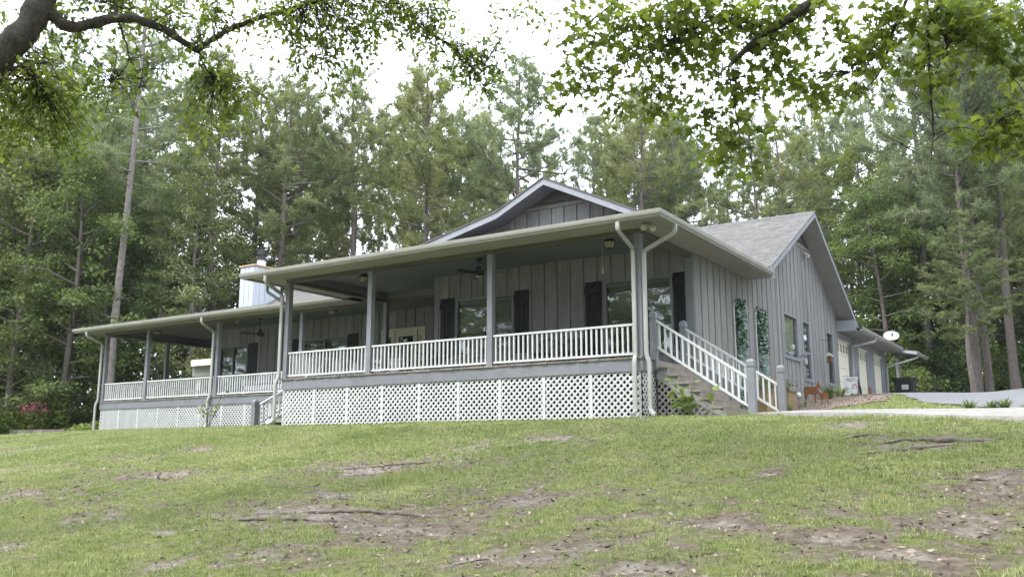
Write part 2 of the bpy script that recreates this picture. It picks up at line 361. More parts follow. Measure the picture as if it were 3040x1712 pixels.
yy = np.concatenate([np.linspace(-3.2, 15.5, 60), np.linspace(15.52, 30.5, 24)])
ribbon('driveway', 'asphalt', [((float(drive_l(y)+.06*math.sin(y*3)), y), (16, y)) for y in yy], .035)
xx = np.linspace(2.15, 8.5, 50)
ribbon('garden_path', 'concrete', [((x, float(np.interp(x, PATH_X, PATH_LO))), (x, float(np.interp(x, PATH_X, PATH_HI)))) for x in xx], .06, .12)
yy = np.linspace(2.45, 15.4, 44)
ribbon('mulch_bed', 'mulch', [((.02, y), (float(np.interp(y, MUL_Y, MUL_X)+.1*math.sin(y*5)), y)) for y in yy], .03)
# ================================================================ the house
XA, XB, XC, YW, DL, YL = -10.55, -7.51, -3.82, 2.86, 3.99, 6.85
ZP, ZC, GZ = 2.6, 2.9, -1.24
house = thing('house', 'long grey board sided house with wraparound porch, white lattice skirt and shingled gables', 'house', (-9, 5, -1.24))
def H(mb, name, m, parent=None, **k): return mb.build(name, m, parent or house, **k)
def clip(poly, edges):
    for (a, b_, c) in edges:              # keep a*x+b*y<=c
        out = []
        for i in range(len(poly)):
            p, q = poly[i], poly[(i+1) % len(poly)]; dp = c-a*p[0]-b_*p[1]; dq = c-a*q[0]-b_*q[1]
            if dp >= 0: out.append(p)
            if (dp > 0 > dq) or (dp < 0 < dq):
                tt = dp/(dp-dq); out.append((p[0]+(q[0]-p[0])*tt, p[1]+(q[1]-p[1])*tt))
        poly = out
        if len(poly) < 3: return []
    return poly
def cut(a, b_, z0, ztop, ops):
    """rectangles of a column a..b, z0..ztop(x), around the openings (list of a0,a1,z0,z1)"""
    br = sorted({a, b_} | {v for o in ops for v in o[:2] if a+.004 < v < b_-.004}); out = []
    for s, e in zip(br[:-1], br[1:]):
        m_ = (s+e)/2; zz = z0
        for o in sorted([o for o in ops if o[0] < m_ < o[1]], key=lambda o: o[2]):
            if o[2]-zz > .02: out.append((s, e, zz, zz, o[2], o[2]))
            zz = max(zz, o[3])
        ta, tb = ztop(s), ztop(e)
        if max(ta, tb)-zz > .02: out.append((s, e, zz, zz, max(ta, zz), max(tb, zz)))
    return out
def sided_wall(name, ax, pos, sgn, a, b_, z0, ztop, ops, step, brk=(), thick=.034, gap=.036, m='siding'):
    """ax 'y': wall plane y=pos, boards run along x, face to sgn*y; ax 'x' likewise"""
    def pt(u, d, z): return (u, pos+sgn*d, z) if ax == 'y' else (pos+sgn*d, u, z)
    back = MB(); br = sorted([a, b_]+[v for v in brk if a < v < b_])
    for s0, e0 in zip(br[:-1], br[1:]):
        for s, e, p, q, r_, t_ in cut(s0, e0, z0, ztop, ops):
            back.prism([pt(s, -.12, p), pt(e, -.12, q), pt(e, -.12, t_), pt(s, -.12, r_)], Vector(pt(0, -.004, 0))-Vector(pt(0, -.12, 0)))
    wl = H(back, name, 'siding' if m == 'siding' else m)
    n = max(1, round((b_-a)/step)); w_ = (b_-a)/n
    for k in range(n):
        s0, e0 = a+k*w_+gap/2, a+(k+1)*w_-gap/2
        br = sorted([s0, e0]+[v for v in brk if s0+.01 < v < e0-.01])
        for s1, e1 in zip(br[:-1], br[1:]):
            for s, e, p, q, r_, t_ in cut(s1, e1, z0, ztop, ops):
                bd = MB(); j = random.uniform(-.002, .002)
                bd.prism([pt(s, -.002, p), pt(e, -.002, q), pt(e, -.002, t_-.001), pt(s, -.002, r_-.001)], Vector(pt(0, thick+j, 0))-Vector(pt(0, -.002, 0)))
                H(bd, 'board', m, wl)
    return wl
def window(name, ax, pos, sgn, a0, a1, z0, z1, mull=(), blind=True, shade=False, fw=.055, railz=None, valance=True, fm='trim', sill=True):
    def bx(mb, u0, u1, d0, d1, q0, q1):
        return mb.box(u0, pos+sgn*d0, q0, u1, pos+sgn*d1, q1) if ax == 'y' else mb.box(pos+sgn*d0, u0, q0, pos+sgn*d1, u1, q1)
    f = MB()
    bx(f, a0-.01, a0+fw, -.05, .05, z0, z1); bx(f, a1-fw, a1+.01, -.05, .05, z0, z1); bx(f, a0+fw, a1-fw, -.05, .05, z1-fw, z1+.004); bx(f, a0+fw, a1-fw, -.05, .05, z0-.004, z0+fw)
    for q in mull: bx(f, q-.03, q+.03, -.05, .045, z0+fw, z1-fw)
    wo = H(f, name, fm)
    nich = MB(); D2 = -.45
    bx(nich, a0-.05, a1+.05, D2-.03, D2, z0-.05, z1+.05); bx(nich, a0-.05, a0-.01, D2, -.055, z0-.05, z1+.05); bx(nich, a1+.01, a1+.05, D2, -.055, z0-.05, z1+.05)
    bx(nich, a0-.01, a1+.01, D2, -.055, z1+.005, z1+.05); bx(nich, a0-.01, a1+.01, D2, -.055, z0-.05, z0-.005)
    H(nich, 'dark_room_backing', 'dark_room', wo)
    edges = [a0+fw]+[v for q in mull for v in (q-.03, q+.03)]+[a1-fw]
    for s, e in zip(edges[::2], edges[1::2]):
        p = MB(); bx(p, s-.005, e+.005, -.006, 0, z0+fw-.005, z1-fw+.005); H(p, 'pane', 'pane_glass', wo)
        if railz:
            r_ = MB(); bx(r_, s, e, -.03, .03, railz-.03, railz+.03); H(r_, 'sash_rail', fm, wo)
        if shade:
            bl = MB(); q = z1-fw-.02; k = 0
            while q > z0+fw+.12:
                bx(bl, s+.02, e-.02, -.075-.012*(k % 2), -.065-.012*(k % 2), q-.11, q); q -= .11; k += 1
            H(bl, 'blind', 'shade', wo)
        elif blind:
            bl = MB(); q = z1-fw-.05
            if valance: bx(bl, s+.01, e-.01, -.07, -.04, q-.03, q+.045); q -= .05
            while q > z0+fw:
                c0 = (-.13, q-.012), (-.075, q+.012)
                if ax == 'y': P_ = [(s+.015, pos+sgn*c0[0][0], c0[0][1]), (s+.015, pos+sgn*c0[1][0], c0[1][1]), (s+.015, pos+sgn*c0[1][0], c0[1][1]+.003), (s+.015, pos+sgn*c0[0][0], c0[0][1]+.003)]; v_ = (e-s-.03, 0, 0)
                else: P_ = [(pos+sgn*c0[0][0], s+.015, c0[0][1]), (pos+sgn*c0[1][0], s+.015, c0[1][1]), (pos+sgn*c0[1][0], s+.015, c0[1][1]+.003), (pos+sgn*c0[0][0], s+.015, c0[0][1]+.003)]; v_ = (0, e-s-.03, 0)
                bl.prism(P_, v_); q -= .052
            H(bl, 'blind', 'blind', wo)
    if sill:
        s_ = MB(); bx(s_, a0-.06, a1+.06, -.03, .085, z0-.06, z0-.006); H(s_, 'sill', fm, wo)
    return wo
def shutter(x0, x1, y, z0, z1):
    s = MB(); s.box(x0, y-.035, z0, x1, y-.03, z1)
    for q in (z0+.12, z1-.30): s.box(x0, y-.075, q, x1, y-.052, q+.18)
    o = H(s, 'shutter', 'shutter'); n = 3
    for k in range(n):
        p = MB(); p.box(x0+(x1-x0)*k/n+.006, y-.052, z0, x0+(x1-x0)*(k+1)/n-.006, y-.036, z1); H(p, 'plank', 'shutter', o)
# ---- windows and walls
F1 = [(-6.86,-4.98),(-2.30,-.49)]; F2 = [(-20.0-1.63,-19.93),(-16.92,-14.69)]
flat = lambda z: (lambda u: z)
sided_wall('front_wall', 'y', YW, -1, -7.5, -.16, -.25, flat(2.92), [(F1[0][0],F1[0][1],.62,2.2),(F1[1][0],F1[1][1],.42,2.22)], .385)
window('window', 'y', YW, -1, F1[0][0], F1[0][1], .62, 2.2, mull=(-5.74,))
window('window', 'y', YW, -1, F1[1][0], F1[1][1], .42, 2.22, mull=(-1.40,))
for a, c, z0 in ((-7.40,-6.92,.6),(-4.95,-4.50,.6),(-2.83,-2.36,.4),(-.46,-.17,.4)): shutter(a, c, YW, z0, 2.26)
sided_wall('recess_side_wall', 'x', -7.5, -1, YW, YL, -.25, flat(2.92), [], .38)
sided_wall('entry_wall', 'y', YL, -1, -14.0, -7.5, -.25, flat(2.96), [(-13.05,-11.15,-.3,2.26)], .40)
sided_wall('porch_wall', 'y', YL, -1, -22.0, -14.0, -.25, flat(2.96), [(F2[0][0],F2[0][1],.5,2.2),(F2[1][0],F2[1][1],.6,2.18)], .40)
window('window', 'y', YL, -1, F2[0][0], F2[0][1], .5, 2.2, mull=(-20.75,))
window('window', 'y', YL, -1, F2[1][0], F2[1][1], .6, 2.18, mull=(-15.8,))
for a, c in ((-19.90,-19.36),(-17.45,-16.95),(-14.66,-14.13),(-22.16+.2,-21.66)): shutter(a, c, YL, .55, 2.24)
sided_wall('left_end_wall', 'x', -22.0, -1, YL, 17, -1.6, flat(3.6), [], .45)
# corner boards
cb = MB(); cb.box(-.16, YW-.045, -.28, .045, YW-.004, 2.76); H(cb, 'corner_board', 'trim')
cb = MB(); cb.box(-7.62, YW-.045, -.25, -7.46, YW-.006, 2.9); H(cb, 'corner_board', 'trim')
# ---- side wall with the big gable
def gz(y): return 5.58-.53*(12.1-y) if y < 12.1 else 5.58-.586*(y-12.1)
def sidetop(y): return 2.76 if y < 6.98 else min(gz(y), 4.62)
W = [(9.98,11.45,.88,2.23),(12.02,12.86,.32,2.22),(15.0,15.92,.36,2.20)]
sided_wall('side_wall', 'x', 0, 1, YW, 16.56, -1.3, sidetop, W, .43, brk=(6.98, 12.1-1.81, 12.1+1.64), thick=.05, gap=.06)
gb = MB(); gb.prism([(.03,10.42,4.63),(.03,13.65,4.63),(.03,13.48,4.76),(.03,10.60,4.76)], (.03,0,0)); gb.prism([(-.12,10.35,4.63),(-.12,13.7,4.63),(-.12,12.1,5.58)], (.03,0,0)); H(gb, 'gable_trim', 'siding')
vt = MB()
for k in range(9):
    z = 4.78+k*.085
    y0, y1 = 12.1-(5.5-z)/.53, 12.1+(5.5-z)/.586
    if y1-y0 > .1: vt.prism([(.0,y0,z),(.055,y0,z-.035),(.055,y1,z-.035),(0,y1,z)], (0,0,.014))
H(vt, 'gable_vent', 'siding')
window('window', 'x', 0, 1, *W[0], shade=True, fw=.06)
window('window', 'x', 0, 1, *W[1], railz=1.2, valance=False)
window('window', 'x', 0, 1, *W[2], railz=1.2, valance=False)
co = MB(); co.tube([(.06,9.42,3.3),(.06,9.42,-.9)], .028, 8); H(co, 'conduit', 'downspout')
# ---- garage
DOORS = [(16.66,18.36,2.08),(19.95,21.40,2.05),(22.80,24.25,2.05)]
sided_wall('garage_wall', 'x', 0, 1, 16.56, 25.2, 2.1, flat(2.5), [], .42)
for a, c in ((18.36,19.95),(21.40,22.80),(24.25,25.2)): pr = MB(); pr.box(-.3, a, -.2, .02, c, 2.098); H(pr, 'garage_pier', 'trim')
for a, c, zt in DOORS:
    hd = MB(); hd.box(-.25, a, zt-.02, .05, c, 2.099); gd = H(hd, 'garage_door', 'rust' if 0 else 'garage')
    for k in range(4):
        z0 = .1+k*(zt-.12)/4; z1 = .1+(k+1)*(zt-.12)/4-.012; ws = []
        if k == 3:
            n = 4; ww = (c-a)/n; ws = [(a+ww*(i+.22), a+ww*(i+.78), z0+.1, z1-.08) for i in range(n)]
        pm = MB()
        for s, e, p, q, r_, t_ in cut(a+.01, c-.01, z0, lambda u: z1, ws): pm.prism([(-.055,s,p),(-.055,e,q),(-.055,e,t_),(-.055,s,r_)], (.045,0,0))
        H(pm, 'door_panel', 'garage', gd)
        for s, e, p, q in ws:
            x = MB(); x.box(-.045, s, p, -.035, e, q); H(x, 'pane', 'pane_glass', gd); x = MB(); x.box(-.2, s-.05, p-.05, -.18, e+.05, q+.05); H(x, 'dark_room_backing', 'dark_room', gd)
x = MB(); x.box(-.55, 25.2, -.2, -.4, 27.5, 2.6); bk = H(x, 'back_wall', 'siding')
for k in range(5):
    x = MB(); x.box(-.4, 25.22+k*.45, -.1, -.372, 25.64+k*.45, 2.5); H(x, 'board', 'siding', bk)
x = MB(); x.box(-.3, 25.05, -.2, .0, 25.2, 2.098); x.box(.10, 27.2, .2, .24, 27.34, 2.3); H(x, 'back_porch_post', 'downspout')
# ---- decks, rims, foundation
d = MB(); d.box(-10.55, .1, -.12, -.02, 2.74, -.02); d.box(-24.95, 4.05, -.12, -7.6, 6.73, -.02); d.box(-24.95, 6.73, -.12, -22.13, 16, -.02); d.box(-10.55, 2.74, -.12, -7.63, 4.05, -.02); H(d, 'deck', 'weathered')
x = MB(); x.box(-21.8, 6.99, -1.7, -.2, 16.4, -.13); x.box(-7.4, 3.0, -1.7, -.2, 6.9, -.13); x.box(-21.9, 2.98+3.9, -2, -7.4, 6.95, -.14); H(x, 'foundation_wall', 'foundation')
def deck_edge(x0, y0, x1, y1, out):
    """short ends of the weathered deck boards"""
    m_ = MB(); L_ = math.hypot(x1-x0, y1-y0); n = int(L_/.14); dx, dy = (x1-x0)/n, (y1-y0)/n
    for k in range(n):
        j = random.uniform(.0, .022); a = Vector((x0+dx*k, y0+dy*k, 0)); b2 = Vector((x0+dx*(k+.94), y0+dy*(k+.94), 0)); o = Vector((*out, 0))*(.02+j); i_ = Vector((*out, 0))*-.12
        zj = random.uniform(-.006, .004)
        m_.prism([a+i_+Vector((0,0,-.042)), b2+i_+Vector((0,0,-.042)), b2+o+Vector((0,0,-.042)), a+o+Vector((0,0,-.042))], (0,0,.04+zj))
    H(m_, 'deck_board_ends', 'weathered', kind='stuff')
deck_edge(XA, 0, 0, 0, (0,-1)); deck_edge(-25, DL, -10.6, DL, (0,-1)); deck_edge(0, 0, 0, .75, (1,0)); deck_edge(XA-.0, 3.9, XA-.0, 0, (-1,0)); deck_edge(-25, 14, -25, DL, (-1,0))
def rim(x0, y0, x1, y1, out, cuts=()):
    pts = [0, *cuts, 1]
    for s, e in zip(pts[:-1], pts[1:]):
        a = Vector((x0+(x1-x0)*s, y0+(y1-y0)*s, 0)); b2 = Vector((x0+(x1-x0)*e, y0+(y1-y0)*e, 0)); d_ = (b2-a).normalized(); o = Vector((*out, 0))
        a += d_*.001; b2 -= d_*.001
        m_ = MB(); m_.prism([a+Vector((0,0,-.30)), b2+Vector((0,0,-.30)), b2+Vector((0,0,-.044)), a+Vector((0,0,-.044))], o*-.04); H(m_, 'rim_board', 'trim')
rim(XA, 0, .0, 0, (0,-1), (.24,.47,.62,.86)); rim(-25, DL, -10.6, DL, (0,-1), (.31,.66)); rim(0, .041, 0, .76, (1,0)); rim(XA, DL-.05, XA, .041, (-1,0)); rim(-25, 14, -25, DL+.041, (-1,0))
# ---- posts and beams
def post(x, y, z0=-.02, z1=ZP, w_=.14, m='trim'):
    mb = MB(); mb.box(x-w_/2, y, z0, x+w_/2, y+w_, z1); mb.box(x-w_/2-.012, y-.012, z0-.02, x+w_/2+.012, y+w_+.012, z0+.07); return H(mb, 'porch_post', m)
for x in (XA+.07, XB, XC, -.07): post(x, .012)
for x in (-24.93, -22.27, -18.26, -14.10, XA+.07): post(x, DL+.012)
for y in (6.75, 9.5, 12.3): post(-24.93, y)
b_ = MB(); b_.box(XA, .01, ZP, 0, .155, ZP+.10); b_.box(-.145, .156, ZP, 0, YW-.03, ZP+.10); b_.box(XA, .156, ZP, XA+.145, DL+.008, ZP+.10)
b_.box(-25, DL+.01, ZP, -7.5, DL+.155, ZP+.10); b_.box(-25, DL+.156, ZP, -24.855, 14, ZP+.10)
H(b_, 'porch_beam', 'beam')
b_ = MB(); b_.box(XA+.01, .02, ZP+.10, -.01, .14, ZC+.05); b_.box(-.14, .14, ZP+.10, -.01, YW-.03, ZC+.05); b_.box(XA+.01, .14, ZP+.10, XA+.14, DL+.02, ZC+.05); b_.box(-24.99, DL+.02, ZP+.10, -7.5, DL+.14, ZC+.05); b_.box(-24.99, DL+.14, ZP+.10, -24.86, 14, ZC+.05)
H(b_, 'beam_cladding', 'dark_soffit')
c_ = MB(); c_.box(XA+.14, .14, ZC, -.14, YW-.001, ZC+.02); c_.box(XA+.14, YW-.001, ZC, -7.5, YL-.03, ZC+.02); c_.box(-24.86, DL+.14, ZC, XA+.14, YL-.03, ZC+.02); c_.box(-24.86, YL-.03, ZC, -22.05, 14, ZC+.02); H(c_, 'porch_ceiling', 'ceiling')
# ---- soffits, fascias, gutters
for q in ((-11.33, -.72, ZP+.10, .72, .008, ZP+.12), (.002, .008, ZP+.10, .72, 6.95, ZP+.12), (-11.33, .008, ZP+.10, XA-.002, 3.1, ZP+.12), (-25.76, 3.27, ZP+.10, XA-.9, DL+.008, ZP+.12), (-25.76, DL+.008, ZP+.10, -25.002, 14, ZP+.12), (.03, 16.7, 2.36, .68, 25.15, 2.38)):
    sf = MB(); sf.box(*q); H(sf, 'soffit', 'soffit')
fa = MB(); fa.box(.68, 17.25, 2.36, .7, 25.15, 2.53); H(fa, 'eave_board', 'fascia'); fa = MB(); fa.box(.03, 16.64, 2.36, .70, 16.68, 2.75); fa.box(.03, 16.68, 2.5, .7, 17.3, 2.52); H(fa, 'eave_return', 'fascia'); fa = MB(); fa.box(-25.78, 3.25, 2.66, -11.45, 3.27, 2.81); fa.box(-25.78, 3.27, 2.66, -25.76, 14, 2.81); H(fa, 'eave_board', 'fascia')
fa = MB(); fa.box(-11.35, -.74, 2.66, .74, -.72, 2.81); fa.box(.72, -.72, 2.66, .74, 6.97, 2.81); fa.box(-11.35, -.72, 2.66, -11.33, 3.1, 2.81); fa.box(.0, 6.95, 2.71, .72, 6.97, 2.9)
H(fa, 'eave_board', 'fascia')
GP = [(0,0),(.07,0),(.082,.03),(.105,.055),(.112,.09),(.112,.145),(.10,.15),(.10,.152),(0,.152)]
def gutter(pts, outs, z):
    """gutter run with mitred corners: pts xy on the fascia, outs outward mitre vectors"""
    m_ = MB(); rings = []
    for p, o in zip(pts, outs): rings.append([(p[0]+o[0]*q, p[1]+o[1]*q, z+h) for q, h in GP])
    n = len(GP); vs = [v for r_ in rings for v in r_]; fs = []
    for i in range(len(pts)-1):
        for k in range(n): fs.append((i*n+k, (i+1)*n+k, (i+1)*n+(k+1) % n, i*n+(k+1) % n))
    fs += [tuple(range(n)), tuple(range(len(vs)-1, len(vs)-n-1, -1))]; m_.add(vs, fs); return H(m_, 'gutter', 'gutter')
gutter([(-11.355,3.0),(-11.355,-.745),(-5,-.745),(.745,-.745),(.745,6.60)], [(-1,0),(-1,-1),(0,-1),(1,-1),(1,0)], 2.668)
gutter([(-25.785,14),(-25.785,3.245),(-18,3.245),(-11.5,3.245)], [(-1,0),(-1,-1),(0,-1),(0,-1)], 2.668)
gutter([(.705,17.2),(.705,25.1)], [(1,0),(1,0)], 2.40)
def spout(pts, w_=.085, h=.065, m='downspout', mossy=None):
    mb = MB(); P = [Vector(p) for p in pts]
    vs = []; fs = []
    for i, p in enumerate(P):
        d_ = (P[min(i+1, len(P)-1)]-P[max(i-1, 0)]).normalized(); r_ = d_.cross(Vector((0,1,0)) if abs(d_.y) < .8 else Vector((1,0,0))).normalized(); u = d_.cross(r_).normalized()
        # rounded rectangle
        for k in range(12):
            a = 2*math.pi*k/12; ca, sa = math.cos(a), math.sin(a); e = .45
            vs.append(p+r_*(w_/2)*math.copysign(abs(ca)**e, ca)+u*(h/2)*math.copysign(abs(sa)**e, sa))
    for i in range(len(P)-1):
        for k in range(12): fs.append((i*12+k, i*12+(k+1) % 12, (i+1)*12+(k+1) % 12, (i+1)*12+k))
    fs += [tuple(range(11, -1, -1)), tuple(range(len(vs)-12, len(vs)))]
    mb.add(vs, fs); o = H(mb, 'downspout', m); return o
def bend(pts, r_=.07):
    P = [Vector(p) for p in pts]; out = [P[0]]
    for i in range(1, len(P)-1):
        a = (P[i-1]-P[i]); b2 = (P[i+1]-P[i]); rr = min(r_, a.length*.45, b2.length*.45); A = P[i]+a.normalized()*rr; B = P[i]+b2.normalized()*rr
        for k in range(5):
            t_ = k/4; out.append(A*(1-t_)**2+P[i]*2*t_*(1-t_)+B*t_*t_)
    out.append(P[-1]); return out
gy = lambda x, y: g(x, y)
spout(bend([(-.11,-.80,2.67),(-.11,-.80,2.50),(-.13,-.06,2.26),(-.13,-.06,.02),(-.13,-.12,-.10),(-.13,-.12,-1.14),(-.13,-.30,-1.20)]), .088)
spout(bend([(.80,.0,2.67),(.80,.0,2.50),(.07,.04,2.20),(.07,.04,.02),(.13,.04,-.12),(.13,.04,-1.12),(.28,-.06,-1.20)]), .085, m='downspout')
spout(bend([(-10.48,-.80,2.67),(-10.48,-.80,2.50),(-10.62,-.05,2.28),(-10.62,-.05,.05),(-10.68,-.10,-.10),(-10.68,-.10,-1.10),(-10.82,-.22,-1.2)]), .095)
spout(bend([(-11.40,.1,2.67),(-11.40,.1,2.46),(-10.62,.06,2.05)]), .08, m='trim')
spout(bend([(-24.98,3.19,2.67),(-24.98,3.19,2.5),(-25.05,3.93,2.26),(-25.05,3.93,.05),(-25.14,3.90,-.12),(-25.14,3.90,-1.25)]), .10)
spout(bend([(-18.14,3.19,2.67),(-18.14,3.19,2.5),(-18.38,3.93,2.26),(-18.38,3.93,.02),(-18.46,3.90,-.12),(-18.46,3.90,-1.05),(-18.6,3.8,-1.13)]), .10)
spout(bend([(.76,19.6,2.40),(.76,19.6,2.26),(.08,18.6,2.0),(.08,18.6,.1)]), .09)
spout(bend([(1.30,25.6,2.3),(1.30,25.5,2.12),(.08,25.1,1.72),(.08,25.1,.2)]), .09)
# ---- roofs
def slab(poly, name='roof', m='shingle', th=.07): 
    mb = MB(); mb.prism(poly, (0,0,-th)); return H(mb, name, m)
P1 = lambda x, y: 2.82+.24*(y+.84)
P2 = lambda x, y: 2.82+.481*(.84-x)
P4 = lambda x, y: 2.80+.2346*(x+11.45)
P5 = lambda x, y: 2.82+.24*(y-3.15)
P7 = lambda x, y: 5.7-.53*(12.1-y)
def pl(f, pts, dz=0): return [(x, y, f(x, y)+dz) for x, y in pts]
slab(pl(P1, [(-11.45,-.84),(.84,-.84),(-1.006,2.86),(-7.75,2.86)]))
slab(pl(P2, [(.84,-.84),(.84,6.62),(-3.65,11),(-3.65,2.2),(-.677,2.2)]))
slab([(-3.65,2.2,4.98),(-3.65,11,4.98),(-5.1,11,4.29),(-5.1,2.2,4.29)])
slab(pl(P4, [(-11.45,-.84),(-8.41,2.2),(-5.1,2.2),(-5.1,10),(-11.45,3.2)]))
r5 = slab(pl(P5, [(-25.88,3.15),(-11.45,3.15),(-5.1,9.35),(-5.1,9.6),(-22.2,9.6),(-22.2,6.83)]))
slab([(-25.88,3.15,2.82),(-22.2,6.83,3.703),(-22.2,16,3.703),(-25.88,16,2.82)])
r7 = slab(pl(P7, [(.6,7.1),(.6,12.1),(-6,12.1),(-6,7.9)]))
r8 = slab(pl(P7, [(-6,9.6),(-6,12.1),(-22.2,12.1),(-22.2,9.6)]))
P8 = lambda x, y: 5.7-.586*(y-12.1)
slab(pl(P8, [(.6,12.1),(.6,17.3),(-22.2,17.3),(-22.2,12.1)]))
slab([(.80,17.2,2.53),(.80,25.15,2.53),(-5,25.15,3.98),(-5,17.2,3.98)])
slab([(.0,25.2,2.58),(1.36,25.2,2.36),(1.36,28.0,2.36),(0,28.0,2.58)])
gutter([(1.28,25.3),(1.28,27.9)], [(1,0),(1,0)], 2.20)
rf = MB(); rf.prism([(-.1,25.16,2.46),(1.34,25.16,2.22),(1.34,25.16,2.36),(-.1,25.16,2.60)], (0,.03,0)); H(rf, 'eave_board', 'fascia')
def shingles(f, x0, x1, y0, y1, slope, keep, parent, name='shingles'):
    V = []; Fq = []; cs = math.cos(math.atan(slope)); dy = .145*cs; nrow = int((y1-y0)/dy)+1
    for r_ in range(nrow):
        y = y0+r_*dy-.02; x = x0-random.random()*.3
        while x < x1:
            w_ = random.choice((.16,.22,.30,.34)); a = max(x, x0); b2 = min(x+w_-.006, x1); x += w_
            if b2-a < .04 or not keep((a+b2)/2, y+dy*.4): continue
            lift = random.choice((.006,.006,.011)); yj = y+random.choice((0,0,.012)); yt = y+dy*1.05
            z0 = f(0, yj)+.004; z1 = f(0, yt)+.006; o = len(V)
            V += [(a,yj,z0),(b2,yj,z0),(b2,yj,z0+lift+.006),(a,yj,z0+lift+.006),(b2,yt,z1),(a,yt,z1)]
            Fq += [(o,o+1,o+2,o+3),(o+3,o+2,o+4,o+5)]
    meshnp(name, V, Fq, 'shingle', parent, kind='stuff')
shingles(P7, -4.2, .6, 7.1, 12.08, .53, lambda x, y: P7(x,y) > P2(x,y)-.05 and y > 7.1, r7)
shingles(P5, -25.8, -9.5, 3.16, 9.6, .24, lambda x, y: x > -25.88+(y-3.15) and x < -11.45+(y-3.15)+.3 and x > -25.8, r5)
shingles(P7, -22.2, -13, 9.6, 12.08, .53, lambda x, y: True, r8)
rg = MB()
for k in range(22): rg.prism([(.62-.3*k,11.95,5.64),(.62-.3*k,12.1,5.74+.012*(k%2)),(.62-.3*k,12.25,5.64)], (-.33,0,0))
H(rg, 'ridge_cap', 'shingle_dark')
# ---- front gable over the porch
def zt(x): return 4.98-.481*(x+3.65) if x > -3.65 else (4.98+.476*(x+3.65) if x > -5.1 else 4.29+.2346*(x+5.1))
sided_wall('gable_wall', 'y', YW, -1, -7.6, -.75, 3.55, lambda x: min(zt(x)-.1, 4.34), [], .385, brk=(-5.1,-4.85,-2.5), gap=.035)
gb = MB(); gb.prism([(-4.86,YW-.004,4.35),(-2.48,YW-.004,4.35),(-2.68,YW-.004,4.45),(-4.62,YW-.004,4.45)], (0,-.045,0)); gb.prism([(-4.86,YW+.1,4.35),(-2.48,YW+.1,4.35),(-3.65,YW+.1,4.92)], (0,.03,0)); H(gb, 'gable_trim', 'siding')
vt = MB()
for k in range(6):
    z = 4.47+k*.075; a = -3.65-(4.86-z)/.476; c = -3.65+(4.86-z)/.481
    if c-a > .1: vt.prism([(a,YW+.01,z),(a,YW-.05,z-.035),(c,YW-.05,z-.035),(c,YW+.01,z)], (0,0,.016))
H(vt, 'gable_vent', 'siding')
def rake(pts, off, w_, th, name, m, dirn):
    for a, c in zip(pts[:-1], pts[1:]):
        mb = MB(); a = Vector(a); c = Vector(c); dn = Vector((0,0,-1))
        mb.prism([a+dn*off, c+dn*off, c+dn*(off+w_), a+dn*(off+w_)], Vector(dirn)*th); H(mb, name, m)
dr = [(-8.55,2.2,zt(-8.55)),(-5.1,2.2,4.29),(-3.65,2.2,4.98),(-.60,2.2,zt(-.6))]
rake(dr, .012, .165, .03, 'rake_board', 'fascia', (0,-1,0)); rake(dr, -.03, .04, .055, 'drip_edge', 'shingle_dark', (0,-1,0))
for a, c in zip(dr[:-1], dr[1:]):
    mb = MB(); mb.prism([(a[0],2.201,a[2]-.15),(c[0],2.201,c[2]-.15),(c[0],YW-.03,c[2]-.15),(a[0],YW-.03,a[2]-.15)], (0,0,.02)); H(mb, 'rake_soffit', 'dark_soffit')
er = [(.6,7.08,3.04),(.6,12.1,5.7),(.6,17.32,2.64)]
rake(er, .0, .17, .03, 'rake_board', 'fascia', (1,0,0)); rake(er, -.035, .035, .05, 'drip_edge', 'shingle_dark', (1,0,0))
for a, c in zip(er[:-1], er[1:]):
    mb = MB(); mb.prism([(.598,a[1],a[2]-.16),(.598,c[1],c[2]-.16),(.03,c[1],c[2]-.16),(.03,a[1],a[2]-.16)], (0,0,.02)); H(mb, 'rake_soffit', 'soffit')
# ---- chimney
ch = MB(); ch.box(-23.08, 8.92, 2.5, -22.22, 10.4, 5.98); cho = H(ch, 'chimney', 'chimney')
for k in range(3):
    x = MB(); x.box(-23.10+.295*k+.012, 8.895, 2.6, -23.10+.295*(k+1)-.012, 8.92, 5.95); H(x, 'board', 'chimney', cho)
for k in range(5):
    x = MB(); x.box(-22.22, 8.92+.296*k+.012, 2.6, -22.195, 8.92+.296*(k+1)-.012, 5.95); H(x, 'board', 'chimney', cho)
x = MB(); x.box(-23.16, 8.84, 5.98, -22.14, 10.48, 6.04); H(x, 'chimney_cap', 'rust_rim', cho)
x = MB(); x.lathe((-22.62, 9.62, 6.04), [(.19,0),(.19,.34)], 16); H(x, 'flue', 'white', cho)
x = MB(); x.lathe((-22.62, 9.62, 6.36), [(.19,0),(.22,.01),(.22,.10),(.17,.12),(.17,.22),(.22,.24),(.22,.44),(.12,.48)], 16); H(x, 'flue_cowl', 'black', cho)
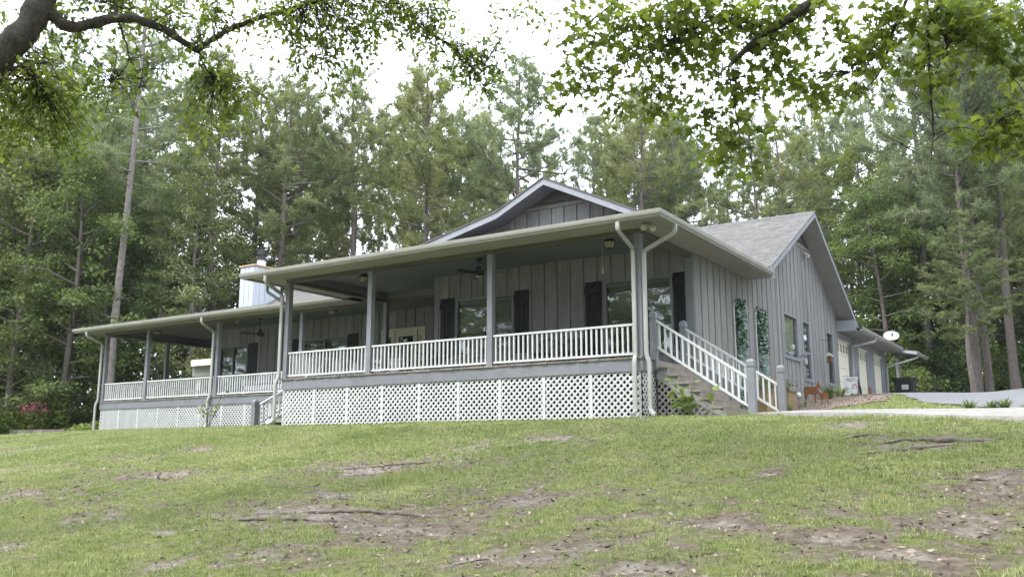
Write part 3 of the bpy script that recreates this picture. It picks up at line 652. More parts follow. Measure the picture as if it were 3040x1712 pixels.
# ---- railings
def railing(a, b2, z0=.07, z1=.70, n=None, name='porch_railing', parent=None):
    a = Vector(a); b2 = Vector(b2); d_ = b2-a; Lh = math.hypot(d_.x, d_.y); dirn = d_.normalized()
    top = MB(); top.bar(a+Vector((0,0,z1-.022)), b2+Vector((0,0,z1-.022)), .065, .044); o = H(top, name, 'white', parent)
    bt = MB(); bt.bar(a+Vector((0,0,z0)), b2+Vector((0,0,z0)), .05, .045); H(bt, 'bottom_rail', 'white', o) if not parent else None
    if parent: H(bt, 'bottom_rail', 'white', parent)
    n = n or max(2, round(Lh/.122)); me = None
    bm_ = MB(); bm_.box(-.0175, -.0175, z0+.02, .0175, .0175, z1-.044)
    for k in range(n):
        p = a+d_*((k+.5)/n)
        if me is None:
            ob = bm_.build('baluster', 'white', parent or o); me = ob.data
        else:
            ob = bpy.data.objects.new('baluster', me); C.objects.link(ob); ob.parent = parent or o; ob.matrix_parent_inverse = Matrix.Translation(-world_loc(parent or o))
        ob.location = p
    return o
for a, c in ((XA+.15,XB-.08),(XB+.08,XC-.08),(XC+.08,-.17)): railing((a,.08,0), (c,.08,0))
for a, c in ((-24.85,-22.35),(-22.19,-18.34),(-18.18,-14.18)): railing((a,DL+.08,0), (c,DL+.08,0))
railing((XA+.07,.2,0), (XA+.07,DL-.05,0)); railing((-24.93,DL+.2,0), (-24.93,6.7,0)); railing((-24.93,6.95,0), (-24.93,9.45,0))
# ---- lattice skirts: two layers of thin slats cut to each panel
def lattice(u0, u1, z0, z1, frame, m='lattice', extra=None, strip=True):
    """frame(u,d,z)->xyz ; panel rectangle, optional extra clip edges in (u,z)"""
    mb = MB(); per = .1465/math.sqrt(2); sw = .041
    for lay, s in ((0, 1), (1, -1)):
        nrm = (s/math.sqrt(2), 1/math.sqrt(2)); ds = [nrm[0]*u+nrm[1]*z for u in (u0, u1) for z in (z0, z1)]
        k = math.floor(min(ds)/per)
        while k*per < max(ds):
            c = k*per; k += 1
            tx, tz = -nrm[1], nrm[0]; ctr = (nrm[0]*c, nrm[1]*c); um = (u0+u1)/2*tx+(z0+z1)/2*tz
            q = [(ctr[0]+tx*(um+sg*4)+nrm[0]*w_, ctr[1]+tz*(um+sg*4)+nrm[1]*w_) for sg, w_ in ((-1,-sw/2),(1,-sw/2),(1,sw/2),(-1,sw/2))]
            q = clip(q, [(1,0,u1),(-1,0,-u0),(0,1,z1),(0,-1,-z0)]+(extra or []))
            if len(q) >= 3:
                d0 = .009*lay; A = [frame(u, d0, z) for u, z in q]; mb.prism(A, Vector(frame(0, d0+.008, 0))-Vector(frame(0, d0, 0)))
    if strip:
        for u in (u0, u1-.035): mb.prism([frame(u+.0, .018, z0), frame(u+.035, .018, z0), frame(u+.035, .018, z1), frame(u, .018, z1)], Vector(frame(0, .024, 0))-Vector(frame(0, .018, 0)))
    return H(mb, 'lattice_panel', m)
fy = lambda y0: (lambda u, d_, z: (u, y0-d_, z)); fx = lambda x0: (lambda u, d_, z: (x0+d_, u, z))
us = np.linspace(XA+.05, -.06, 10)
for a, c in zip(us[:-1], us[1:]): lattice(a, c, GZ-.02, -.305, fy(.045), strip=True)
us = np.linspace(-24.95, -13.1, 11)
for a, c in zip(us[:-1], us[1:]): lattice(a, c, -1.22, -.305, fy(DL+.05))
lattice(-13.1, -11.8, -1.2, -.305, fy(DL+.05)); lattice(-11.8, -10.6, -1.2, -.305, fy(DL+.05))
lattice(.05, .72, -1.24, -.305, fx(-.045), strip=False)
for k in range(3): lattice(.1+k*1.29, .1+(k+1)*1.29, -1.25, -.305, lambda u, d_, z: (XA+.045-d_, u, z), strip=False)
for k in range(7): lattice(DL+.1+k*1.3, DL+.1+(k+1)*1.3, -1.5, -.305, lambda u, d_, z: (-24.95-d_, u, z), strip=False)
# ---- right stairs (run to +x)
RISE, RUN, N_ST = .172, .236, 6
st = MB()
for y in (.64, 2.16):
    poly = [(.03,y,-.06)]
    for k in range(N_ST): poly += [(.03+RUN*(k+1)-.03, y, -.06-RISE*k-.0 if k == 0 else -.045-RISE*k)] if False else []
    st = MB(); st.prism([(.024,y,-RISE-.036)]+[q for k in range(N_ST) for q in ((.05+RUN*k,y,-RISE*(k+1)-.036),(.026+RUN*(k+1),y,-RISE*(k+1)-.036))]+[(.026+RUN*N_ST,y,-1.24),(.03+RUN*N_ST-.30,y,-1.24),(.024,y,-.42)], (0,.04,0)); sq_ = H(st, 'side_stairs' if y < 1 else 'stringer', 'lattice_grey', None if y < 1 else stairs); stairs = sq_ if y < 1 else stairs
for k in range(N_ST+1):
    x0 = .03+RUN*k
    x = MB(); x.box(x0, .6, -RISE*(k+1)+.0, x0+.022, 2.24, -RISE*k-.035); H(x, 'riser', 'tread', stairs)
    if k < N_ST:
        x = MB(); x.box(x0-.0, .585, -RISE*(k+1)-.035, x0+RUN+.028, 2.255, -RISE*(k+1)); H(x, 'tread', 'tread', stairs)
lattice(.04, 1.55, -1.22, -.30, fy(.63), 'lattice_grey', extra=[(RISE/RUN, 1, -.30+.06)], strip=False)
x = MB(); x.prism([(.03,.615,-.30),(.03,.615,-.44),(1.34,.615,-1.22),(1.52,.615,-1.22),(1.5,.615,-1.16)], (0,-.012,0)); H(x, 'skirt_strip', 'lattice_grey', stairs)
def newel(x, y, z0, z1, parent, w_=.135):
    m_ = MB(); h = w_/2
    m_.box(x-h, y-h, z0, x+h, y+h, z1-.17); m_.box(x-h+.014, y-h+.014, z1-.17, x+h-.014, y+h-.014, z1-.15); m_.box(x-h-.004, y-h-.004, z1-.15, x+h+.004, y+h+.004, z1-.05)
    q = h+.004; m_.add([(x-q,y-q,z1-.05),(x+q,y-q,z1-.05),(x+q,y+q,z1-.05),(x-q,y+q,z1-.05),(x-h*.55,y-h*.55,z1),(x+h*.55,y-h*.55,z1),(x+h*.55,y+h*.55,z1),(x-h*.55,y+h*.55,z1)], [(4,5,6,7),(0,1,5,4),(1,2,6,5),(2,3,7,6),(3,0,4,7)])
    return H(m_, 'newel_post', 'trim', parent)
newel(.0, .60, -.25, 1.0, stairs); newel(0, 2.22, -.25, 1.0, stairs); newel(2.05, .60, -1.4, -.12, stairs, .145); newel(2.16, 2.22, -1.4, -.12, stairs, .145)
railing((.06,.60,.16), (1.98,.60,-1.13), n=15, z0=.08, z1=.66, parent=stairs, name='hand_rail'); railing((.06,2.22,.16), (2.09,2.22,-1.17), n=16, z0=.08, z1=.66, parent=stairs, name='hand_rail')
# ---- left stairs (run to -y, against the front porch)
st2 = MB()
for x in (-12.92, -10.75): st2 = MB(); st2.prism([(x,DL-.03,-.05),(x,1.35,-1.2),(x,1.35,-1.4),(x,DL-.03,-.40)], (.04,0,0)); sq_ = H(st2, 'yard_stairs' if x < -12 else 'stringer', 'lattice_grey', None if x < -12 else ls); ls = sq_ if x < -12 else ls
for k in range(6):
    y0 = DL-.04-.40*k
    x = MB(); x.box(-12.95, y0-.42, -.19*(k+1)-.035, -10.7, y0, -.19*(k+1)); H(x, 'tread', 'tread', ls); x = MB(); x.box(-12.9, y0-.02, -.19*(k+1), -10.75, y0, -.19*k-.036); H(x, 'riser', 'tread', ls)
newel(-13.0, 1.28, -1.45, -.42, ls, .17)
railing((-13.0,1.37,-1.24), (-13.0,DL-.02,.12), n=17, z0=.10, z1=.66, parent=ls, name='hand_rail')
# ---- entry door with side lights
dm = MB()
for a, c in ((-13.05,-12.95),(-12.52,-12.44),(-11.53,-11.45),(-11.2,-11.1)): dm.box(a, YL-.06, 0, c, YL+.05, 2.18)
dm.box(-13.05, YL-.06, 2.181, -11.1, YL+.05, 2.26); en = H(dm, 'entry_door', 'cream')
for a, c in ((-12.95,-12.52),(-12.44,-11.53),(-11.45,-11.2)):
    wd = c-a; e = .13 if wd > .5 else .10; x = MB()
    x.box(a, YL-.02, 0, a+e, YL+.02, 2.18); x.box(c-e, YL-.02, 0, c, YL+.02, 2.18); x.box(a+e, YL-.02, 1.98, c-e, YL+.02, 2.18); x.box(a+e, YL-.02, 0, c-e, YL+.02, .25); H(x, 'door_leaf', 'cream', en)
    x = MB(); x.box(a+e, YL-.005, .25, c-e, YL+.001, 1.98); H(x, 'pane', 'pane_glass', en); x = MB(); x.box(a, YL+.06, .2, c, YL+.08, 2.2); H(x, 'dark_room_backing', 'dark_room', en)
# ================================================================ fixtures hanging from the porch and walls
def lantern(x, y, label):
    t = thing('porch_lantern', label, 'lantern', (x, y, ZC), 'lanterns on the porch ceiling')
    m = MB(); m.lathe((x, y, ZC), [(.09,0),(.09,-.03),(.15,-.06),(.16,-.09)][::-1], 8); m.lathe((x, y, ZC-.235), [(.05,0),(.075,.02)], 8); m.build('canopy', 'black', t)
    m = MB(); m.lathe((x, y, ZC-.22), [(.075,0),(.13,.07),(.135,.13)], 8); m.build('lamp_shade', 'lamp_glass', t)
    m = MB()
    for k in range(8):
        a = 2*math.pi*k/8; c, s = math.cos(a), math.sin(a); m.tube([(x+c*.08,y+s*.08,ZC-.225),(x+c*.136,y+s*.136,ZC-.15),(x+c*.142,y+s*.142,ZC-.085)], .008, 4)
    m.build('cage', 'black', t)
lantern(-1.33, 1.25, 'black caged porch lantern near the right corner post')
lantern(-8.95, 1.35, 'black caged porch lantern half hidden behind the second front post')
lantern(-13.9, 5.25, 'black caged porch lantern in front of the recessed shuttered window')
lantern(-18.4, 5.0, 'black caged porch lantern beside the left ceiling fan')
lantern(-23.6, 5.35, 'black caged porch lantern near the far left corner of the porch')
def fan(x, y, rod, a0, label, lamp=True):
    t = thing('ceiling_fan', label, 'ceiling fan', (x, y, ZC), 'ceiling fans on the porch'); z = ZC-rod
    m = MB(); m.lathe((x, y, ZC-.09), [(.03,0),(.085,.03),(.09,.09)], 14); m.build('canopy', 'black', t)
    m = MB(); m.tube([(x,y,ZC-.08),(x,y,z+.05)], .014, 8); m.build('rod', 'black', t)
    m = MB(); m.lathe((x, y, z-.16), [(.06,0),(.12,.02),(.12,.14),(.07,.17),(.05,.25)], 16); m.build('motor', 'black', t)
    if lamp: m = MB(); m.lathe((x, y, z-.20), [(.04,0),(.085,.015),(.095,.04)], 14); m.build('lamp_glass', 'lamp_glass', t)
    for k in range(3):
        a = a0+k*2.094; d = Vector((math.cos(a), math.sin(a), 0)); s = Vector((-d.y, d.x, 0)); m = MB(); c = Vector((x,y,z-.09))
        m.prism([c+d*.10-s*.05+Vector((0,0,-.01)), c+d*.62-s*.075+Vector((0,0,-.02)), c+d*.68-s*.03+Vector((0,0,-.01)), c+d*.66+s*.06+Vector((0,0,.012)), c+d*.10+s*.045+Vector((0,0,.012))], (0,0,.01)); m.build('fan_blade', 'black', t)
fan(-5.1, 1.4, .30, .25, 'black three blade ceiling fan with a white lamp on the front porch')
fan(-17.65, 5.4, .52, .1, 'dark ceiling fan on a long rod on the left porch', False)
t = thing('pull_cord', 'thin pale cord with a weight hanging from the ceiling under the right lantern', 'cord', (-1.36, .95, ZC))
m = MB(); m.tube([(-1.36,.95,ZC),(-1.36,.95,2.16)], .006, 5); m.build('cord', 'grey_plastic', t); m = MB(); m.lathe((-1.36,.95,2.02), [(.012,0),(.018,.03),(.016,.12),(.008,.15)], 8); m.build('cord_weight', 'white', t)
def flood(x, y, z, dirs, label, base):
    t = thing('flood_light', label, 'flood light', (x, y, z)); m = MB(); m.box(*base); m.build('mount', 'gutter', t)
    for d in dirs:
        d = Vector(d).normalized(); c = Vector((x,y,z)); m = MB(); m.tube([c+d*.03, c+d*.10, c+d*.14, c+d*.22], [.025,.03,.055,.06], 12); m.build('lamp_head', 'cream', t)
        m = MB(); m.tube([c+d*.215, c+d*.228], .052, 12); m.build('lens', 'lamp_glass', t)
flood(.33, -.30, 2.66, [(-.1,-.9,-.5),(.75,-.35,-.6)], 'pair of cream flood lamps under the eave at the front right corner', (.25,-.38,2.665,.41,-.22,2.699))
flood(.08, 12.55, 4.50, [(.5,.6,-.5),(.6,-.5,-.5)], 'small twin flood lamps high on the big side gable', (.03,12.47,4.45,.07,12.63,4.58))
t = thing('wall_lamp', 'small dark metal sconce on the side wall beside the tall narrow window', 'wall lamp', (.03, 11.55, .95))
m = MB(); m.box(.03,11.5,.85,.05,11.6,1.08); m.build('back_plate', 'black', t); m = MB(); m.tube([(.05,11.55,.98),(.16,11.55,1.05),(.2,11.55,.92)], .014, 6); m.build('arm', 'black', t); m = MB(); m.lathe((.2,11.55,.72), [(.04,0),(.075,.04),(.06,.16),(.02,.22)], 8); m.build('lamp_shade', 'grey_plastic', t)
t = thing('bird_feeder', 'small wooden bird feeder hanging beside the last side window', 'bird feeder', (.32, 14.1, 1.1))
m = MB(); m.box(.24,14.0,1.02,.40,14.2,1.06); m.box(.27,14.03,1.06,.37,14.17,1.22); m.build('tray', 'rust', t); m = MB(); m.prism([(.2,13.96,1.22),(.44,13.96,1.22),(.32,13.96,1.34)], (0,.28,0)); m.build('roof', 'cream', t); m = MB(); m.tube([(.32,14.1,1.33),(.32,14.1,1.75),(.04,14.1,1.8)], .008, 5); m.build('hook', 'black', t)
t = thing('satellite_dish', 'white oval satellite dish on the garage roof edge', 'satellite dish', (.62, 23.2, 2.58))
m = MB(); c = Vector((.72, 23.1, 2.86)); nrm = Vector((.25,-.86,.42)).normalized(); r_ = Vector((0,0,1)).cross(nrm).normalized(); u_ = nrm.cross(r_)
vs = [c-nrm*.05]; fs = []
for j in (1,2,3):
    for k in range(24):
        a = 2*math.pi*k/24; vs.append(c+(r_*.31*math.cos(a)+u_*.225*math.sin(a))*(j/3)+nrm*(-.05+.06*(j/3)**2))
for k in range(24):
    fs.append((0, 1+k, 1+(k+1) % 24))
    for j in (0,1): fs.append((1+j*24+k, 1+(j+1)*24+k, 1+(j+1)*24+(k+1) % 24, 1+j*24+(k+1) % 24))
o = len(vs); vs += [v-nrm*.012 for v in vs]; fs += [tuple(i+o for i in f[::-1]) for f in fs]
m.add(vs, fs); m.build('dish', 'dish_paint', t, True); m = MB(); m.tube([c-nrm*.06, c-nrm*.14+Vector((0,0,-.12)), (.62,23.2,2.5)], .022, 8); m.build('mast', 'grey_plastic', t)
m = MB(); m.tube([c-u_*.225, c-u_*.2+nrm*.35], .012, 6); m.bar(c-u_*.2+nrm*.33, c-u_*.16+nrm*.40, .06, .06); m.build('feed_arm', 'black', t)
# ================================================================ furniture on the porch
def rocker(x, y, rz, label, hb=1.08):
    t = thing('rocking_chair', label, 'rocking chair', (x, y, 0), 'dark rocking chairs on the front porch'); cs, sn = math.cos(rz), math.sin(rz)
    def T(p): return (x+p[0]*cs-p[1]*sn, y+p[0]*sn+p[1]*cs, p[2])
    m = MB(); m.prism([T(p) for p in ((-.26,-.24,.40),(.26,-.24,.40),(.24,.24,.37),(-.24,.24,.37))], (0,0,.03)); m.build('seat', 'black', t)
    for sx in (-.25,.25):
        m = MB(); m.tube([T((sx,-.42,.10)),T((sx,-.2,.035)),T((sx,.1,.03)),T((sx,.5,.11))], .02, 6); m.build('rocker', 'black', t)
        m = MB(); m.tube([T((sx,-.22,.04)),T((sx,-.22,.62))], .02, 6); m.build('leg', 'black', t); m = MB(); m.tube([T((sx,.22,.04)),T((sx,.24,.42)),T((sx,.40,hb))], [.02,.02,.016], 6); m.lathe(T((sx,.40,hb)), [(.012,0),(.028,.03),(.02,.06),(.006,.075)], 8); m.build('back_post', 'black', t)
        m = MB(); m.bar(T((sx,-.3,.63)), T((sx,.30,.63)), .07, .025); m.build('armrest', 'black', t)
    m = MB()
    for k in range(5): m.bar(T((-.18+.09*k,.245,.44)), T((-.18+.09*k,.39,hb-.06)), .04, .014, (0,1,0))
    m.build('back_slat', 'black', t); m = MB(); m.bar(T((-.24,.39,hb-.05)), T((.24,.39,hb-.05)), .02, .11); m.build('head_rail', 'black', t)
rocker(-2.75, 1.9, .25, 'dark rocking chair with post finials left of the big front window', .80)
rocker(-6.9, 1.8, -.2, 'dark rocking chair in front of the left dark shutter', .62)
t = thing('hoop_chair', 'dark porch chair with a rounded back below the middle wall', 'chair', (-3.55, 1.9, 0))
m = MB(); m.lathe((-3.55,1.85,.38), [(.24,0),(.26,.02),(.24,.05)], 16); m.build('seat', 'black', t)
pts = [(-3.55+.33*math.cos(a), 2.12+.10*math.sin(a), .42+.40*math.sin(a)) for a in np.linspace(0, math.pi, 15)]; m = MB(); m.tube(pts, .022, 6); m.build('back_hoop', 'black', t)
m = MB()
for k in range(7): a = math.pi*(k+1)/8; m.tube([(-3.55+.16*math.cos(a),2.08,.43),(-3.55+.33*math.cos(a),2.12+.1*math.sin(a),.42+.40*math.sin(a))], .011, 5)
m.build('spindle', 'black', t)
for sx, sy in ((-.2,-.18),(.2,-.18),(-.2,.18),(.2,.18)): m = MB(); m.tube([(-3.55+sx,1.85+sy,0),(-3.55+sx*.8,1.85+sy*.8,.39)], .018, 6); m.build('leg', 'black', t)
t = thing('side_table', 'low dark table under the rabbit figure on the front porch', 'table', (-4.6, 1.15, 0)); m = MB(); m.lathe((-4.6,1.15,.16), [(.24,0),(.24,.03)], 14); m.build('tabletop', 'rust', t)
for k in range(3): a = k*2.1; m = MB(); m.tube([(-4.6+.17*math.cos(a),1.15+.17*math.sin(a),0),(-4.6+.13*math.cos(a),1.15+.13*math.sin(a),.16)], .02, 6); m.build('leg', 'rust', t)
# white rabbit figure: one continuous body
def skin(name, pts, edges, rad, m, parent=None, sub=1):
    me = bpy.data.meshes.new(name); me.from_pydata(pts, edges, []); o = bpy.data.objects.new(name, me); C.objects.link(o); me.materials.append(MATS[m])
    md = o.modifiers.new('skin', 'SKIN'); 
    for v, r_ in zip(me.skin_vertices[0].data, rad): v.radius = (r_, r_) if not isinstance(r_, tuple) else r_
    me.skin_vertices[0].data[0].use_root = True
    md.use_smooth_shade = True; s_ = o.modifiers.new('sub', 'SUBSURF'); s_.levels = sub; s_.render_levels = sub
    if parent: o.parent = parent; o.matrix_parent_inverse = Matrix.Translation(-world_loc(parent))
    return o
rx, ry, rz_ = -4.6, 1.15, .19
rb = skin('rabbit_figure', [(rx,ry,rz_+.10),(rx-.10,ry,rz_+.07),(rx+.07,ry,rz_+.19),(rx+.10,ry,rz_+.27),(rx+.17,ry,rz_+.27),(rx+.06,ry-.02,rz_+.36),(rx+.05,ry-.03,rz_+.47),(rx+.07,ry+.03,rz_+.36),(rx+.07,ry+.04,rz_+.47),(rx+.11,ry-.03,rz_+.10),(rx+.12,ry-.03,rz_+.02),(rx+.11,ry+.03,rz_+.10),(rx+.12,ry+.03,rz_+.02),(rx-.02,ry-.07,rz_+.03),(rx-.02,ry+.07,rz_+.03),(rx-.17,ry,rz_+.08)],
  [(0,1),(0,2),(2,3),(3,4),(3,5),(5,6),(3,7),(7,8),(2,9),(9,10),(2,11),(11,12),(0,13),(0,14),(1,15)], [.10,.10,.07,.055,.03,.022,.015,.022,.015,.025,.022,.025,.022,.04,.04,.03], 'white')
tag(rb, 'white sitting rabbit figure on the front porch seen through the balusters', 'rabbit figure')
t = thing('wreath_stand', 'dark oval wreath beside the right sidelight of the entry door', 'wreath', (-10.35, YL-.06, 1.75)); V = []; F_ = []
for k in range(420):
    a = rng.uniform(0, 6.283); rr = 1+rng.normal(0, .18); p = np.array((-10.4+.20*rr*math.cos(a), YL-.10+rng.normal(0,.025), 1.72+.42*rr*math.sin(a))); d = rng.normal(size=3); d /= np.linalg.norm(d); e = np.cross(d, (0.3,.9,.2)); e /= np.linalg.norm(e)+1e-6
    o = len(V); V += [p, p+d*.05+e*.018, p+d*.10, p+d*.05-e*.018]; F_.append((o,o+1,o+2,o+3))
meshnp('wreath_leaves', V, F_, 'twig', t)
t = thing('porch_bench', 'white slatted wooden bench near the entry behind the front railing', 'bench', (-11.2, 4.6, 0))
bx, by = -11.25, 4.55
for k in range(5): m = MB(); m.bar((bx-.75,by+.30+.015*k,.50+.11*k), (bx+.75,by+.30+.015*k,.50+.11*k), .02, .085); m.build('back_slat', 'white', t)
for k in range(4): m = MB(); m.box(bx-.75, by-.28+.14*k, .40, bx+.75, by-.28+.14*k+.12, .425); m.build('seat_slat', 'white', t)
for sx in (-.72,.72):
    for yy_ in (-.24,.26): m = MB(); m.box(bx+sx-.03, by+yy_-.03, -.02, bx+sx+.03, by+yy_+.03, .98 if yy_ > 0 else .63); m.build('leg', 'white', t)
    m = MB(); m.box(bx+sx-.045, by-.30, .63, bx+sx+.045, by+.22, .66); m.build('armrest', 'white', t)
t = thing('porch_sofa', 'white framed outdoor sofa with navy seat cushions on the left porch', 'sofa', (-16.2, 5.0, 0)); sx0, sx1 = -17.5, -14.9
m = MB(); m.box(sx0,4.62,.18,sx1,5.35,.26); m.box(sx0,4.60,.20,sx1,4.62,.36); m.build('frame', 'white', t)
for x in (sx0, sx1-.07): m = MB(); m.box(x,4.6,-.02,x+.07,5.4,.58); m.build('arm', 'white', t)
for k in range(3): a = sx0+.09+k*.81; m = MB(); m.box(a,4.63,.26,a+.79,5.25,.42); m.build('seat_cushion', 'blue', t); m = MB(); m.prism([(a,5.15,.42),(a+.79,5.15,.42),(a+.79,5.38,.68),(a,5.38,.68)], (0,.12,.02)); m.build('back_cushion', 'blue', t)
def cushion(x, y, z, w_, h, d_, rz, m_, label, grp=None):
    mb = MB(); n = 8; vs = []; fs = []
    for j in range(n+1):
        for k in range(n+1):
            u, v = 2*k/n-1, 2*j/n-1; b_ = (1-abs(u)**3)*(1-abs(v)**3)
            for s in (1,-1): vs.append((x+u*w_/2*math.cos(rz), y+u*w_/2*math.sin(rz)+s*b_*d_/2+.12*v, z+v*h/2))
    for j in range(n):
        for k in range(n):
            for s in (0,1):
                q = [((j*(n+1)+k)*2+s), ((j*(n+1)+k+1)*2+s), (((j+1)*(n+1)+k+1)*2+s), (((j+1)*(n+1)+k)*2+s)]; fs.append(tuple(q if s == 0 else q[::-1]))
    mb.add(vs, fs); return tag(mb.build('cushion', m_, None, True), label, 'cushion', grp)
for k, (x, lab) in enumerate(((-17.0,'grey cushion leaning on the left end of the navy sofa'),(-16.35,'grey cushion left of the middle of the navy sofa'),(-15.75,'grey cushion right of the middle of the navy sofa'),(-15.2,'grey cushion leaning on the right end of the navy sofa'))): cushion(x, 5.1, .66, .58, .42, .16, .1*(-1)**k, 'cloth', lab, 'grey sofa cushions')
t = thing('teal_chair', 'teal porch chair seen above the left railing', 'chair', (-18.6, 5.3, 0)); x, y = -18.6, 5.3
m = MB(); m.box(x-.25,y-.25,.40,x+.25,y+.25,.44); m.build('seat', 'teal', t); m = MB(); m.box(x-.22,y+.22,.44,x+.22,y+.25,.78); m.build('backrest', 'teal', t)
for a in (-.22,.22):
    for c in (-.22,.22): m = MB(); m.tube([(x+a,y+c,-.02),(x+a,y+c,.82 if c > 0 else .42)], .022, 6); m.build('leg', 'teal', t)
# ================================================================ yard things
def leafquads(P, D, Ln, Wd, up=.3):
    """diamond leaves: base points, directions -> V,F"""
    n = len(P); r_ = rng.normal(size=(n,3)); e = np.cross(D, r_); e /= np.linalg.norm(e, axis=1, keepdims=True)+1e-9
    nn = np.cross(D, e); L_ = np.asarray(Ln).reshape(-1,1)*np.ones((n,1)); W_ = np.asarray(Wd).reshape(-1,1)*np.ones((n,1))
    V = np.stack([P, P+D*L_*.5+e*W_/2+nn*W_*.15, P+D*L_, P+D*L_*.5-e*W_/2+nn*W_*.15], 1).reshape(-1,3)
    return V, np.arange(4*n).reshape(n,4)
def unit(v): return v/(np.linalg.norm(v, axis=-1, keepdims=True)+1e-9)
def bladeclump(name, x, y, n, h, spread, wd, m, parent=None, seed=0, droop=.5):
    r_ = np.random.default_rng(seed); V = []; F_ = []; z = g(x, y)-.02
    for k in range(n):
        a = r_.uniform(0, 6.283); d = np.array((math.cos(a), math.sin(a), 0)); s = np.array((-d[1], d[0], 0)); b_ = np.array((x,y,z))+d*r_.uniform(0,.06)*spread/.3; hh = h*r_.uniform(.6,1.1); sp = spread*r_.uniform(.2,1)
        q = [b_+d*sp*t_**1.6+np.array((0,0,hh*(t_-droop*.5*t_**3))) for t_ in (0,.35,.7,1)]; ws = (wd,wd,wd*.7,.002); o = len(V)
        for p, w_ in zip(q, ws): V += [p-s*w_/2, p+s*w_/2]
        F_ += [(o+2*i, o+2*i+1, o+2*i+3, o+2*i+2) for i in range(3)]
    return meshnp(name, V, F_, m, parent)
tag(bladeclump('grassy_plant', .75, 12.0, 90, .62, .42, .022, 'blade', seed=1), 'bright green strap leaved clump behind the rusty deer cutouts', 'plant')
tag(bladeclump('variegated_plant', .78, 13.3, 80, .50, .5, .03, 'blade_var', seed=2), 'cream striped strap leaved plant left of the garden flag', 'plant')
tag(bladeclump('lily_clump', 6.10, -1.62, 60, .26, .2, .014, 'blade', seed=3), 'strap leaved clump at the left end of the row by the path', 'plant')
tag(bladeclump('lily_clump', 6.40, -1.66, 60, .22, .2, .014, 'blade', seed=4), 'low strap leaved clump in the middle of the row by the path', 'plant')
tag(bladeclump('lily_clump', 6.58, -1.68, 80, .28, .22, .014, 'blade', seed=5), 'tallest strap leaved clump of the row by the path', 'plant')
tag(bladeclump('lily_clump', 6.85, -1.7, 40, .17, .16, .012, 'blade', seed=6), 'smallest strap leaved clump at the right end of the row', 'plant')
tag(bladeclump('yellow_tuft', .85, 7.3, 50, .34, .16, .02, 'blade_var', seed=7), 'yellow green tuft beside the lower stair post in the mulch', 'plant')
tag(bladeclump('yellow_tuft', .8, 9.0, 50, .30, .15, .02, 'blade_var', seed=8), 'yellow green tuft behind the globe stake in the mulch', 'plant')
def deer(poly, x, y, s, z, flip, label, name):
    """flat cut steel silhouette, 6 mm plate standing on its feet"""
    me = MB(); P = [(x+(u-.5)*s*flip*.60, y+(u-.5)*s*flip*.25, z+v*s) for u, v in poly]; me.prism(P, (-.005,.011,0)); o = me.build(name, 'rust'); bm_ = o.data
    return tag(o, label, 'deer figure', None)
doe = [(.12,0),(.17,0),(.20,.22),(.27,.38),(.36,.42),(.60,.40),(.66,.38),(.68,.20),(.66,.0),(.71,0),(.74,.22),(.77,.42),(.83,.52),(.88,.66),(.98,.66),(1.06,.60),(1.10,.63),(1.04,.73),(.98,.80),(.97,.92),(.92,.84),(.89,.94),(.86,.83),(.80,.74),(.72,.70),(.40,.70),(.18,.72),(.08,.66),(.05,.55),(.07,.45),(.10,.30)]
deer(doe, .76, 9.9, .74, g(.76,9.9)-.01, 1, 'larger rusty steel deer silhouette standing in the mulch bed', 'deer_silhouette')
fawn = [(1-u, v) for u, v in doe]
deer(fawn, 1.22, 9.4, .50, g(1.18,9.5)-.01, 1, 'smaller rusty steel fawn silhouette facing the larger deer', 'deer_silhouette')
m = MB(); m.prism([(.7,17.9,.16),(.7,18.4,.16),(.7,18.5,.30),(.7,18.35,.42),(.7,18.05,.44),(.7,17.85,.33)], (.012,0,0)); tag(m.build('rust_ornament', 'rust'), 'low rounded rusty steel ornament in front of the garage pier', 'ornament')
m = MB(); m.tube([(.7,16.4,.85),(.7,16.45,.5),(.7,16.6,.3),(.7,16.75,.10)], [.008,.02,.045,.03], 6); tag(m.build('garden_tool', 'black'), 'slim dark tool leaning in the bed before the garage doors', 'tool')
# garden flag with faint script and flowers
t = thing('garden_flag', 'white garden flag with grey script and pink flowers on a wire stand', 'flag', (.95, 13.9, g(.95,13.9)))
fz = g(.95,13.9); V = []; F_ = []; n1, n2 = 10, 12
fa_, fb_ = Vector((.80,13.7,0)), Vector((1.22,13.9,0)); fw_ = fb_-fa_
for j in range(n2+1):
    for k in range(n1+1):
        u, v = k/n1, j/n2; p = fa_+fw_*u*(1-.03*(1-v)); V.append((p.x+.03*math.sin(u*5+v*2), p.y+.01*math.sin(v*4), fz+.10+.54*v))
F_ = [(j*(n1+1)+k, j*(n1+1)+k+1, (j+1)*(n1+1)+k+1, (j+1)*(n1+1)+k) for j in range(n2) for k in range(n1)]
meshnp('cloth', V, F_, 'white', t, True)
def fp(u, v, off=.012): p = fa_+fw_*u; n_ = Vector((fw_.y,-fw_.x,0)).normalized(); return Vector((p.x+.03*math.sin(u*5+v*2)+n_.x*off, p.y+.01*math.sin(v*4)+n_.y*off, fz+.10+.54*v))
m = MB()
for row, v0 in ((0,.86),(1,.76)):
    for k in range(9-2*row):
        u0 = .16+.08*k+.06*row; q = [fp(u0,v0),fp(u0+.02,v0+.05),fp(u0+.035,v0+.01),fp(u0+.055,v0+.035),fp(u0+.07,v0)]
        m.tube(q, .006, 4)
m.build('script', 'grey_plastic', t)
m = MB()
for k in range(26):
    u, v = rng.uniform(.55,.92), rng.uniform(.22,.55); p = fp(u, v); m.add([p, fp(u+.04,v+.02), fp(u+.03,v+.06), fp(u-.01,v+.04)], [(0,1,2,3)])
m.build('flower_print', 'flower_pink', t); m = MB()
